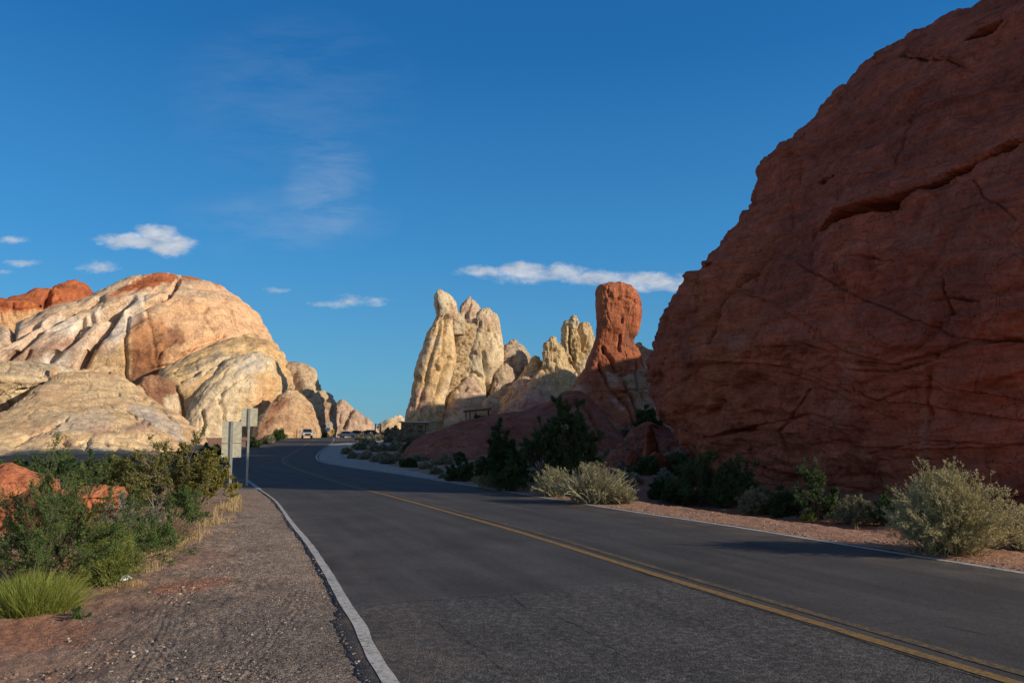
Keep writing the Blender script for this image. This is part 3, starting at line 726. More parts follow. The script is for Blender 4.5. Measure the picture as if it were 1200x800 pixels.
lathe('yellow_slab', 'smooth yellow rock slab leaning below the orange face of the broad dome', 192,
      [(394, 283, 297), (399, 270, 309), (406, 258, 322), (414, 240, 330), (422, 222, 333), (431, 207, 336), (440, 195, 338), (452, 188, 338), (470, 196, 338), (500, 205, 335), (530, 205, 335)], 15, 'rock_far', YEL, (.60, .40, .21), .8, 9, n=2.2, yaw=.4, dip=(1, .5, .8), lean=[(394, 12), (450, 0), (530, -4)],
      patches=[([(225, 430), (255, 410), (275, 415), (240, 445), (215, 455)], (.60, .50, .38), 4, .6, 7)], grooves=[([(212, 447), (240, 432), (262, 424)], 1.6, 1.4), ([(238, 441), (250, 430), (270, 421)], 1.2, .8), ([(205, 455), (212, 470), (214, 490)], 2.4, 2.2)])
lathe('cream_dome', 'rounded cream rock dome behind the two signs, pale grey on its crest', 184,
      [(415, 290, 310), (419, 278, 319), (425, 268, 326), (434, 259, 330), (447, 246, 333), (460, 237, 331), (478, 226, 326), (495, 220, 322), (515, 214, 316), (535, 210, 312)], 13, 'rock_far', CREAM, YEL, .7, 8, n=2.3, dip=(.6, 1, .6), lean=[(415, 6), (470, 0), (535, -5)],
      patches=[([(275, 425), (300, 416), (318, 420), (312, 432), (285, 438)], (.58, .53, .46), 3, .8, 6), ([(300, 440), (330, 440), (318, 500), (300, 510)], (.64, .38, .20), 5, .6, 8)],
      grooves=[([(255, 468), (264, 480), (262, 492), (268, 505)], 1.8, 1.0), ([(236, 480), (240, 495), (238, 510)], 1.6, .9), ([(262, 455), (258, 470)], 1.4, .6), ([(290, 440), (270, 452), (258, 462)], 1.2, .5)])
lathe('rust_dome', 'low rounded rock with a rusty left flank right beside the road bend', 178,
      [(459, 334, 350), (463, 328, 356), (470, 320, 362), (480, 312, 367), (490, 306, 371), (502, 301, 374), (514, 298, 376), (530, 296, 378)], 8, 'rock_far', (.56, .40, .25), (.50, .32, .20), .6, 5, n=2.2, lean=[(464, 3), (530, -2)],
      patches=[([(326, 466), (340, 468), (320, 490), (306, 512), (296, 515)], (.40, .19, .11), 3, .85, 5)])
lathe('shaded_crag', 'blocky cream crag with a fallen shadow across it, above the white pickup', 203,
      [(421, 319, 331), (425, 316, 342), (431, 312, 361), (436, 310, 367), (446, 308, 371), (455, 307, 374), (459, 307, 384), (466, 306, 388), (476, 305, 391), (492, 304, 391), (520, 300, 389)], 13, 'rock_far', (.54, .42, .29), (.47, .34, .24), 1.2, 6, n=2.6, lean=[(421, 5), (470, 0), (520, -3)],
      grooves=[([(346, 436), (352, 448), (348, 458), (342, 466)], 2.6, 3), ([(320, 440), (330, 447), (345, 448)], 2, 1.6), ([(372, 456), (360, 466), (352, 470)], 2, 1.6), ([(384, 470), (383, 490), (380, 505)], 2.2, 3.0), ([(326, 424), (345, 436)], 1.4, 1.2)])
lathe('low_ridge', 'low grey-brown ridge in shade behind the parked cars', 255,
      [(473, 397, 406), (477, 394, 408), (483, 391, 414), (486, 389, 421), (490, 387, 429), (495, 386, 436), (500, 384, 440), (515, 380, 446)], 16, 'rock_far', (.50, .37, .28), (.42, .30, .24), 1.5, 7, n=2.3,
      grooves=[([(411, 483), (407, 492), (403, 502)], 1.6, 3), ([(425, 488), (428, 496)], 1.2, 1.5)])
lathe('distant_knoll', 'tiny sunlit yellow knoll on the skyline left of the pinnacles', 420,
      [(488, 461, 472), (491, 455, 478), (495, 448, 484), (500, 442, 490), (512, 435, 495)], 14, 'rock_far', YEL, CREAM, 1.2, 8)
lathe('stepped_ledge', 'yellow rock bench with a gully of rubble at the far left', 92,
      [(430, -70, 70), (433, -90, 84), (440, -95, 88), (447, -100, 84), (452, -104, 72), (460, -105, 60), (470, -108, 46), (485, -110, 30), (498, -112, 22), (520, -115, 14), (550, -118, 10)], 9, 'rock_far', YEL2, CREAM, .7, 5, n=3.0, lean=[(430, 12), (450, 0), (550, -5)],
      grooves=[([(60, 448), (40, 455), (20, 458)], 1.6, .8), ([(30, 440), (55, 436), (72, 438)], 1.3, .7), ([(10, 470), (20, 485)], 2, .6)], patches=[([(-80, 430), (60, 430), (60, 442), (-80, 446)], (.62, .47, .31), 3, .6, 5)])
lathe('sandstone_slab', 'wide gently sloping pinkish cream slab strewn with a few boulders, behind the left bushes', 74,
      [(437, 80, 112), (440, 72, 134), (445, 66, 142), (451, 60, 150), (458, 52, 158), (466, 44, 168), (476, 34, 184), (488, 18, 203), (500, 2, 218), (512, -24, 228), (526, -55, 238), (545, -85, 252), (572, -110, 270)], 15, 'rock_mid', (.74, .545, .32), (.68, .465, .27), .32, 5, n=2.2, dip=(1, .35, .7), lean=[(437, 26), (470, 12), (510, 0), (572, -14)],
      patches=[([(150, 475), (185, 480), (215, 500), (215, 520), (190, 505), (160, 490)], (.56, .50, .43), 3, .75, 7), ([(70, 490), (110, 480), (140, 490), (110, 505), (60, 510)], (.62, .53, .43), 4, .6, 9), ([(100, 500), (130, 495), (135, 507), (105, 510)], (.42, .25, .21), 3, .55, 6), ([(147, 500), (165, 492), (180, 498), (170, 506), (145, 506)], (.40, .24, .20), 3, .6, 5), ([(90, 520), (130, 515), (140, 540), (100, 545)], CREAM, 4, .7, 7), ([(60, 500), (0, 530), (0, 545), (60, 515)], (.50, .37, .25), 4, .5, 6)],
      grooves=[([(148, 480), (160, 490), (175, 497)], 1.0, .3), ([(55, 506), (75, 514), (80, 520)], 2, .45), ([(92, 520), (105, 516), (100, 528)], 2, .35), ([(120, 520), (128, 528), (138, 530)], 1.6, .4), ([(165, 465), (190, 480), (215, 503)], 1.2, .4), ([(95, 466), (140, 462)], 1, .2), ([(18, 520), (50, 505), (80, 492)], 1.0, .3)])
lathe('brown_boulder', 'dark brown varnished boulder wedged at the right top of the pinkish slab', 128,
      [(442, 176, 190), (445, 170, 196), (451, 165, 202), (459, 163, 206), (468, 165, 208), (480, 170, 210), (490, 172, 212)], 4.5, 'rock_far', (.36, .20, .12), (.24, .125, .085), .55, 3, patches=[([(192, 465), (208, 462), (212, 490), (196, 480)], CREAM, 2, .8, 3)])
for (x, y, w, h, D, lab) in ((70, 478, 9, 8, 83, 'blocky tan boulder with a shadow on its left, lying on the pinkish slab'), (97, 477, 5.5, 9, 83, 'rounded tan boulder right of the blocky one on the pinkish slab'), (121, 443, 10, 12, 108, 'pinkish dome-shaped boulder at the foot of the broad rib'), (162, 463, 6, 10, 100, 'pale egg-shaped boulder beside the brown varnished rock'), (64, 444, 5, 13, 99, 'upright brown block on the edge of the yellow bench'), (135, 447, 5, 12, 108, 'narrow yellow block leaning beside the pinkish dome-shaped boulder'), (78, 455, 7, 5, 92, 'flat tan stone near the top of the pinkish slab')):
    lathe('boulder', lab, D, [(y - h, x - w * .45, x + w * .35), (y - h * .8, x - w * .8, x + w * .75), (y - h * .45, x - w, x + w), (y, x - w * .9, x + w), (y + 4, x - w * .8, x + w * .9)], w * D / F, 'rock_mid', (.57, .41, .26), (.50, .34, .21), .12 * w * D / F, .9 * w * D / F, n=3.2, cat='boulder', cap=2, res=.5)
for k, (x, y, w, h) in enumerate(((28, 487, 4, 5), (34, 482, 5, 6), (26, 494, 3, 4), (32, 491, 4, 5), (40, 477, 4, 4), (36, 489, 3, 4), (24, 500, 3, 4), (30, 497, 3, 4), (44, 473, 3, 3))):
    lathe('boulder', 'small pale stone in the rubble heap filling the gully at the far left', 80, [(y - h, x - w * .5, x + w * .4), (y - h * .5, x - w, x + w), (y, x - w, x + w * .9), (y + 4, x - w, x + w)], w * 80 / F, 'rock_mid', (.56, .45, .32), (.5, .36, .24), .1 * w * 80 / F, .8 * w * 80 / F, n=3, cat='boulder', cap=1.5, res=.5, group='rubble in the left gully')

# -------- cream pinnacles in the middle
G = 'cream pinnacles on the skyline'
lathe('pinnacle', 'tallest slender cream pinnacle, leftmost, with a knobbly rounded head', 181,
      [(342, 513, 520), (345, 510, 526), (351, 509, 531), (358, 510, 534), (368, 511, 534), (376, 508, 531), (386, 504, 531), (400, 498, 532), (420, 491, 533), (440, 487, 529), (460, 483, 523), (480, 478, 519), (497, 474, 516), (520, 470, 512)], 8, 'rock_far', CREAM, YEL, .5, 4.5, n=2.2, group=G, dip=(.25, 1, .3), block=.3,
      patches=[([(485, 440), (505, 400), (515, 385), (520, 395), (505, 430), (500, 470), (480, 490)], (.54, .36, .21), 4, .6, 7), ([(515, 388), (530, 388), (532, 430), (512, 440)], YEL, 4, .8, 6), ([(482, 455), (510, 455), (505, 480), (478, 485)], (.55, .37, .29), 4, .7, 7), ([(508, 370), (520, 365), (530, 345), (510, 342)], (.62, .54, .40), 3, .6, 5), ([(527, 355), (535, 360), (534, 378), (527, 375)], (.46, .29, .19), 2, .7, 3)],
      grooves=[([(516, 378), (512, 395), (508, 410), (502, 430), (497, 455), (490, 480)], 2.2, .8), ([(524, 370), (520, 400), (519, 415)], 1.8, 1.0), ([(512, 352), (514, 362), (512, 372)], 1.4, .6), ([(527, 420), (518, 445), (508, 470), (504, 495)], 1.8, 1.2), ([(516, 415), (512, 425), (516, 435)], 2, .9)])
lathe('pinnacle', 'small rounded pinnacle top peeping out between the two big cream ones', 206,
      [(350, 548, 553), (354, 544, 557), (360, 540, 562), (367, 538, 565), (376, 536, 567), (400, 534, 570), (440, 530, 572)], 6, 'rock_far', (.55, .42, .31), (.5, .34, .26), .5, 3, group=G, block=.3, grooves=[([(546, 368), (546, 370)], 2, 1.8), ([(552, 355), (548, 370)], 1.4, .8), ([(540, 380), (555, 378)], 3, 1.6)])
lathe('boulder', 'pale angular boulder lodged at the neck beside the tallest pinnacle', 184, [(368, 534, 540), (371, 532, 543), (378, 530, 545), (385, 530, 545), (392, 531, 544)], 2.0, 'rock_far', (.58, .47, .33), (.5, .4, .28), .3, 2, n=2.8, cat='boulder', res=.6)
lathe('rubble_slope', 'steep gully packed with broken cream rubble between the two big pinnacles', 188,
      [(384, 530, 556), (395, 529, 555), (410, 529, 550), (425, 525, 546), (445, 518, 541), (470, 512, 536), (500, 505, 530)], 4, 'rock_far', (.52, .39, .24), (.44, .32, .2), .5, 2, n=2.4, extra=[('r', .7, (1.5, 1.5, 1.2), 3), ('p', .5, (.8, .8, .7), 1)], cat='rubble slope')
lathe('pinnacle', 'broad cream pinnacle with a pitted crown, right of the rubble gully', 199,
      [(365, 563, 577), (369, 558, 583), (376, 553, 585), (386, 554, 586), (398, 551, 588), (410, 548, 590), (425, 544, 589), (440, 538, 583), (455, 530, 578), (475, 524, 573), (495, 518, 570), (515, 512, 568)], 9, 'rock_far', CREAM, (.60, .47, .30), .42, 5, n=2.3, group=G, dip=(.25, 1, .3), block=.3,
      patches=[([(554, 382), (586, 382), (584, 368), (560, 364)], (.55, .38, .28), 4, .7, 7), ([(548, 420), (570, 415), (575, 440), (545, 440)], (.60, .54, .42), 5, .6, 7)],
      grooves=[([(552, 396), (546, 420), (536, 445), (526, 470)], 2, .9), ([(566, 412), (570, 430), (572, 455), (574, 470)], 2.2, 1.2), ([(555, 368), (557, 380), (552, 388)], 1.6, 1.0), ([(562, 378), (562, 381)], 1.5, .8), ([(572, 382), (573, 387)], 1.6, .8), ([(580, 392), (584, 404)], 1.3, .6), ([(548, 440), (556, 436), (566, 444)], 2, 1)])
lathe('rock_lobe', 'rounded whale-backed cream lobe at the foot of the broad pinnacle', 189,
      [(445, 545, 556), (449, 540, 560), (455, 533, 564), (464, 528, 569), (476, 523, 571), (490, 517, 572), (515, 508, 574)], 6, 'rock_far', (.57, .46, .32), (.5, .37, .28), .5, 4, patches=[([(520, 478), (570, 470), (570, 480), (520, 490)], (.5, .33, .28), 3, .6, 4)], grooves=[([(537, 458), (548, 455), (560, 457)], 1.8, 1.4)])
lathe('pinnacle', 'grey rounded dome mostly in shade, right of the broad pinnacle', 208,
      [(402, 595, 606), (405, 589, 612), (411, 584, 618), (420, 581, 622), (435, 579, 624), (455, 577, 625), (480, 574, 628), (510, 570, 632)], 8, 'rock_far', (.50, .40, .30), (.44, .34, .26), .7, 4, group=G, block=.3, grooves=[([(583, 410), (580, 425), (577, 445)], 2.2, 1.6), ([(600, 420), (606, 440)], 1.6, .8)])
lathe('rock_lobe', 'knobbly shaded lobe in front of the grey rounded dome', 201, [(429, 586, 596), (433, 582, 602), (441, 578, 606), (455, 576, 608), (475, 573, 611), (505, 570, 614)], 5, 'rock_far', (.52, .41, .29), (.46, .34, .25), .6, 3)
lathe('boulder', 'round sunlit boulder perched above the picnic shelter roof', 180, [(466, 572, 580), (469, 568, 584), (474, 566, 586), (480, 567, 585), (486, 570, 582)], 2, 'rock_far', (.56, .43, .31), (.48, .34, .25), .25, 2, cat='boulder', res=.6)
lathe('pinnacle', 'short yellow pinnacle with a flat crown left of the knobbed tower', 204,
      [(421, 625, 632), (424, 621, 636), (430, 616, 639), (438, 611, 642), (450, 601, 652), (464, 590, 664), (480, 578, 680), (510, 560, 700)], 8, 'rock_far', YEL, (.56, .40, .22), .7, 4, group=G, block=.3, patches=[([(600, 440), (630, 435), (650, 455), (650, 470), (590, 475)], (.54, .36, .30), 4, .65, 6)])
lathe('pinnacle', 'cream knobbed tower in the middle, shorter than its right neighbour', 202,
      [(397, 643, 652), (400, 640, 655), (406, 638, 658), (414, 637, 661), (426, 635, 666), (440, 634, 674), (455, 630, 683), (475, 620, 695), (505, 610, 710)], 7, 'rock_far', (.59, .46, .27), (.55, .39, .22), .7, 3.5, group=G, block=.3, grooves=[([(639, 408), (650, 410), (660, 416)], 1.3, .6), ([(650, 420), (653, 450)], 1.5, .6)])
lathe('pinnacle', 'jagged two-headed cream tower just left of the red pillar', 214,
      [(373, 669, 675), (376, 664, 681), (381, 661, 690), (390, 659, 693), (400, 658, 697), (412, 660, 699), (430, 662, 704), (450, 657, 712), (480, 650, 722)], 6, 'rock_far', (.60, .49, .32), (.54, .39, .21), .7, 3.5, n=2.5, group=G, dip=(0, 1, .5), block=.4, grooves=[([(679, 373), (682, 390), (684, 410)], 2.0, 2.0), ([(668, 385), (666, 405), (672, 420)], 1.8, 1.4), ([(690, 395), (686, 415)], 1.6, 1.2), ([(668, 425), (676, 432), (684, 450)], 2, 1.0)], patches=[([(665, 385), (690, 395), (690, 420), (668, 425)], (.52, .35, .17), 4, .7, 5)])
lathe('rock_cone', 'pink and yellow cone of rock in front of the knobbed tower', 196, [(436, 631, 638), (440, 627, 643), (448, 620, 649), (458, 611, 657), (468, 600, 668), (485, 580, 690), (510, 560, 720)], 8, 'rock_far', (.56, .41, .25), (.5, .34, .25), .7, 3, patches=[([(590, 475), (625, 450), (660, 470), (660, 490), (590, 500)], (.47, .29, .25), 4, .7, 6)])

# -------- red pillar, its skirt and the slope below
lathe('red_pillar', 'tall red rock pillar with a flat chipped top and a notch under its right shoulder', 104,
      [(335, 702, 735), (337, 700, 740), (342, 699, 744), (351, 699, 748), (362, 699, 750), (378, 699, 750), (388, 698, 748), (394, 697, 744), (399, 696, 741), (404, 695, 742), (411, 693, 747), (420, 689, 751), (430, 686, 754), (442, 679, 759), (455, 671, 764), (470, 664, 770), (490, 650, 780), (520, 630, 800), (550, 615, 815)], 5.5, 'rock_mid', (.45, .162, .085), (.35, .122, .067), .22, 3.2, n=3.4, cap=1.2, block=.35, yaw=.35, dip=(.1, 1, .6), lean=[(335, 3), (410, 2), (470, 0), (550, -10)],
      patches=[([(735, 385), (745, 392), (740, 410), (732, 400)], (.15, .08, .06), 2, .6, 4), ([(728, 440), (768, 424), (790, 480), (795, 515), (762, 505), (745, 480), (736, 462)], (.44, .32, .23), 3, .8, 6), ([(706, 436), (724, 438), (728, 452), (716, 456)], (.44, .33, .26), 2, .7, 5), ([(668, 455), (690, 448), (694, 460), (672, 464)], (.50, .36, .30), 2, .8, 4), ([(712, 462), (725, 470), (735, 480), (728, 482)], (.52, .38, .32), 2, .7, 3), ([(640, 465), (700, 462), (750, 500), (770, 560), (600, 560)], (.33, .125, .085), 6, .8, 8), ([(686, 430), (705, 425), (712, 460), (680, 460)], (.34, .11, .065), 5, .7, 6)],
      grooves=[([(705, 405), (712, 415), (718, 425), (722, 435)], 1.6, 1.2), ([(726, 393), (726, 402), (727, 412)], 1.2, .7), ([(718, 352), (732, 350), (746, 353)], 1.0, .25), ([(724, 351), (727, 352)], 1.5, .4), ([(727, 368), (729, 378)], 1.3, .35), ([(702, 425), (708, 440), (716, 456), (735, 475), (745, 500)], 1.6, .9), ([(732, 445), (742, 470), (752, 490)], 1.5, .8), ([(725, 440), (745, 436), (765, 442)], 1.2, .5), ([(726, 458), (760, 455)], 1.2, .5), ([(745, 425), (748, 450), (756, 470)], 1.4, .7), ([(700, 485), (725, 490), (745, 505)], 2, .6)],)
lathe('orange_cliff', 'sunlit orange cliff showing in the gap between the pillar and the huge rock', 150,
      [(405, 744, 752), (409, 738, 760), (418, 732, 775), (432, 728, 790), (470, 720, 810), (510, 715, 820)], 8, 'rock_far', (.56, .30, .18), (.5, .26, .16), .6, 4)
lathe('red_slope', 'low smooth red rock slope behind the dark trees, ending in a ragged knob', 66,
      [(462, 657, 682), (466, 648, 690), (471, 636, 694), (478, 622, 699), (483, 604, 704), (488, 577, 710), (494.5, 546, 716), (504, 518, 722), (512, 494, 728), (526, 478, 734), (540, 468, 742), (560, 455, 752), (585, 440, 765)], 12, 'rock_mid', (.34, .125, .08), (.29, .10, .065), .35, 5, n=2.2, lean=[(462, 14), (490, 5), (520, 0), (585, -12)],
      patches=[([(648, 462), (690, 460), (700, 480), (690, 490), (672, 475)], (.32, .085, .045), 3, .7, 4)], grooves=[([(640, 476), (655, 470), (672, 472)], 1.4, .5), ([(676, 468), (688, 480), (700, 500)], 2, .6), ([(505, 520), (525, 510), (545, 506)], 1.2, .3), ([(540, 498), (580, 496), (600, 490)], 1, .25), ([(560, 515), (600, 505)], 1, .2)], strata=.8)
lathe('red_mound', 'broken red mound of ledges between the trees and the huge rock', 41,
      [(505, 752, 782), (512, 742, 795), (520, 732, 806), (530, 722, 816), (542, 710, 828), (556, 698, 838), (572, 688, 846), (600, 676, 860)], 8, 'rock_mid', (.33, .12, .075), (.26, .09, .058), .42, 2.4, n=2.4, lean=[(505, 6), (600, -7)], yaw=.3, extra=[('r', .22, (1.0, 1.0, .5), 4)], strata=1.2)
lathe('rock_block', 'small upright dark red rock block at the left foot of the huge rock', 36, [(501, 758, 764), (505, 757, 767), (512, 756, 768), (522, 755, 770), (534, 754, 772)], .35, 'rock_red', RED, RED2, .07, .5, n=3, cat='boulder', res=.6)
for k, (x, y, w, h, lab) in enumerate(((772, 540, 12, 8, 'flat dark red boulder on the ledges left of the huge rock'), (742, 538, 9, 7, 'squarish dark red boulder lower on the broken ledges'), (725, 560, 14, 8, 'broad low dark red boulder just behind the pale dry shrub'))):
    lathe('boulder', lab, 34, [(y - h, x - w * .6, x + w * .3), (y - h * .5, x - w, x + w * .8), (y, x - w, x + w), (y + 6, x - w, x + w)], w * 34 / F, 'rock_red', RED, RED2, .08, .5, n=3.2, cat='boulder')

gb = np.random.default_rng(77)
for k in range(16):
    x = gb.uniform(770, 1010); y = np.interp(x, [770, 850, 950, 1010], [570, 585, 598, 603]) + gb.uniform(-6, 5); w = gb.uniform(3, 9); h = w * gb.uniform(.7, 1.1)
    p = ground_hit(x, y)
    lathe('boulder', 'small fallen red block among the dark bushes at the foot of the huge rock', p[1], [(y - h, x - w * .5, x + w * .3), (y - h * .6, x - w * .9, x + w * .7), (y - h * .2, x - w, x + w), (y + 4, x - w, x + w * .9)], w * p[1] / F, 'rock_red', (.33, .12, .075), (.26, .09, .058), .12 * w * p[1] / F, .8 * w * p[1] / F, n=3.4, cat='boulder', cap=1.5, res=.5, block=.5, yaw=gb.uniform(-.4, .4), group='fallen red blocks under the huge rock')
# -------- red ledges in the bushes at the left
lathe('red_ledge', 'sunlit orange-red rock ledge behind the feathery green bush at the left', 13.2,
      [(572, 100, 132), (575, 62, 136), (580, 40, 137), (588, 20, 134), (596, 6, 126), (606, 0, 118), (618, 0, 112), (640, 0, 110)], .7, 'rock_near', (.44, .17, .09), (.36, .13, .072), .05, .5, n=3.4, yaw=.2, block=.7, grooves=[([(60, 592), (90, 586), (130, 588)], 3, .06), ([(104, 580), (108, 592), (112, 600)], 2.2, .06)], strata=.6)
lathe('red_ledge', 'higher orange-red rock hump cut by the left edge of the picture', 14.5,
      [(547, -40, 6), (550, -50, 16), (555, -60, 28), (562, -70, 40), (570, -80, 48), (583, -90, 54), (620, -100, 60)], 1.2, 'rock_near', (.44, .17, .09), (.36, .13, .072), .07, .6, n=3.0, yaw=.2, block=.6, strata=.5)

# ------------------------------------------------------------------ plants
def bez(P0, P1, P2, n):
    t = np.linspace(0, 1, n)[None, :, None]
    return P0[:, None] * (1 - t) ** 2 + 2 * P1[:, None] * t * (1 - t) + P2[:, None] * t ** 2

def tubes(Cv, r0, r1, sides=3):
    N, n, _ = Cv.shape
    d = np.gradient(Cv, axis=1); d /= np.linalg.norm(d, axis=2, keepdims=True) + 1e-9
    u = np.cross(d, np.array([.31, .77, .55])); u /= np.linalg.norm(u, axis=2, keepdims=True) + 1e-9
    w = np.cross(d, u)
    r = (np.asarray(r0).reshape(-1, 1) * (1 - np.linspace(0, 1, n)) + np.asarray(r1).reshape(-1, 1) * np.linspace(0, 1, n)) * np.ones((N, n))
    a = np.arange(sides) * 2 * np.pi / sides
    V = Cv[:, :, None] + r[:, :, None, None] * (np.cos(a)[None, None, :, None] * u[:, :, None] + np.sin(a)[None, None, :, None] * w[:, :, None])
    I = np.arange(N * n * sides).reshape(N, n, sides)
    f = np.stack([I[:, :-1], np.roll(I[:, :-1], -1, 2), np.roll(I[:, 1:], -1, 2), I[:, 1:]], -1).reshape(-1, 4)
    return V.reshape(-1, 3), f

def leaves(P, D, L, Wd, g):
    """kite shaped leaves at P pointing along D"""
    N = len(P)
    D = D / (np.linalg.norm(D, axis=1, keepdims=True) + 1e-9)
    s = np.cross(D, g.normal(size=(N, 3))); s /= np.linalg.norm(s, axis=1, keepdims=True) + 1e-9
    L = L.reshape(-1, 1); Wd = Wd.reshape(-1, 1)
    up = np.cross(s, D)
    V = np.stack([P, P + D * L * .55 + s * Wd * .5, P + D * L + up * L * .1, P + D * L * .5 - s * Wd * .5], 1)
    f = np.arange(4 * N).reshape(N, 4)
    return V.reshape(-1, 3), f

def ribbons(Cv, w, g):
    N, n, _ = Cv.shape
    d = Cv[:, -1] - Cv[:, 0]
    s = np.cross(d, g.normal(size=(N, 3))); s /= np.linalg.norm(s, axis=1, keepdims=True) + 1e-9
    k = (np.asarray(w).reshape(-1, 1) * np.linspace(1, .12, n)) * np.ones((N, n))
    V = np.stack([Cv - s[:, None] * k[:, :, None] / 2, Cv + s[:, None] * k[:, :, None] / 2], 2)
    I = np.arange(N * n * 2).reshape(N, n, 2)
    f = np.stack([I[:, :-1, 0], I[:, :-1, 1], I[:, 1:, 1], I[:, 1:, 0]], -1).reshape(-1, 4)
    return V.reshape(-1, 3), f

def pick(Cv, N, lo, g):
    """random points on the outer part of curves, with their tangents"""
    i = g.integers(0, len(Cv), N); n = Cv.shape[1]
    t = (lo + (1 - lo) * g.random(N)) * (n - 1)
    k = np.minimum(t.astype(int), n - 2); f = (t - k)[:, None]
    a, b = Cv[i, k], Cv[i, k + 1]
    d = b - a
    return a * (1 - f) + b * f, d / (np.linalg.norm(d, axis=1, keepdims=True) + 1e-9), t / (n - 1)

K = {  # leaf, second leaf colour, stem colour, stems, branches, twigs, leaves, leaf length and width (in px of the photo), upright
 'feathery': dict(c=(.088, .15, .05), c2=(.155, .225, .07), s=(.11, .09, .065), n0=34, n1=260, n2=1500, nl=42000, L=2.5, W=.8, up=.35, br=.30),
 'creosote': dict(c=(.19, .185, .045), c2=(.34, .30, .07), s=(.17, .14, .11), n0=30, n1=220, n2=1100, nl=21000, L=2.1, W=1.3, up=.5, br=.24),
 'olive': dict(c=(.165, .175, .06), c2=(.27, .255, .08), s=(.17, .14, .11), n0=28, n1=190, n2=950, nl=16000, L=2.0, W=1.2, up=.5, br=.26),
 'dark': dict(c=(.065, .11, .048), c2=(.105, .15, .058), s=(.08, .065, .05), n0=30, n1=190, n2=950, nl=19000, L=2.1, W=1.0, up=.3, br=.25),
 'darktree': dict(c=(.058, .098, .045), c2=(.095, .138, .06), s=(.08, .06, .045), n0=26, n1=170, n2=900, nl=22000, L=2.1, W=1.0, up=.5, br=.26),
 'salt': dict(c=(.27, .28, .23), c2=(.19, .21, .165), s=(.22, .19, .16), n0=36, n1=240, n2=1100, nl=15000, L=1.7, W=1.1, up=.35, br=.22),
 'spiky': dict(c=(.08, .15, .045), c2=(.14, .20, .06), s=(.12, .14, .06), n0=60, n1=260, n2=800, nl=9000, L=2.6, W=.7, up=.75, br=.26),
 'yellowgreen': dict(c=(.20, .25, .055), c2=(.30, .32, .085), s=(.16, .19, .055), n0=160, n1=900, n2=2600, nl=7000, L=3.0, W=.6, up=.6, br=.24),
 'pale': dict(c=(.60, .52, .29), c2=(.47, .43, .22), s=(.36, .32, .19), n0=420, n1=2200, n2=7000, nl=30000, L=1.5, W=1.0, up=.40, br=.13, ball=1),
 'fan': dict(c=(.38, .35, .22), c2=(.27, .27, .16), s=(.34, .31, .20), n0=300, n1=1100, n2=2600, nl=9000, L=2.2, W=.6, up=.8, br=.16, ball=1),
 'greyround': dict(c=(.25, .255, .155), c2=(.33, .31, .20), s=(.21, .18, .13), n0=130, n1=600, n2=1900, nl=12000, L=1.6, W=1.0, up=.42, br=.15, ball=1),
 'brown': dict(c=(.37, .32, .235), c2=(.28, .25, .18), s=(.26, .21, .16), n0=60, n1=300, n2=1000, nl=6500, L=1.7, W=1.0, up=.4, br=.24),
 'pinkdry': dict(c=(.30, .20, .14), c2=(.22, .18, .11), s=(.26, .18, .14), n0=80, n1=400, n2=1300, nl=3000, L=1.7, W=.8, up=.5, br=.24),
}

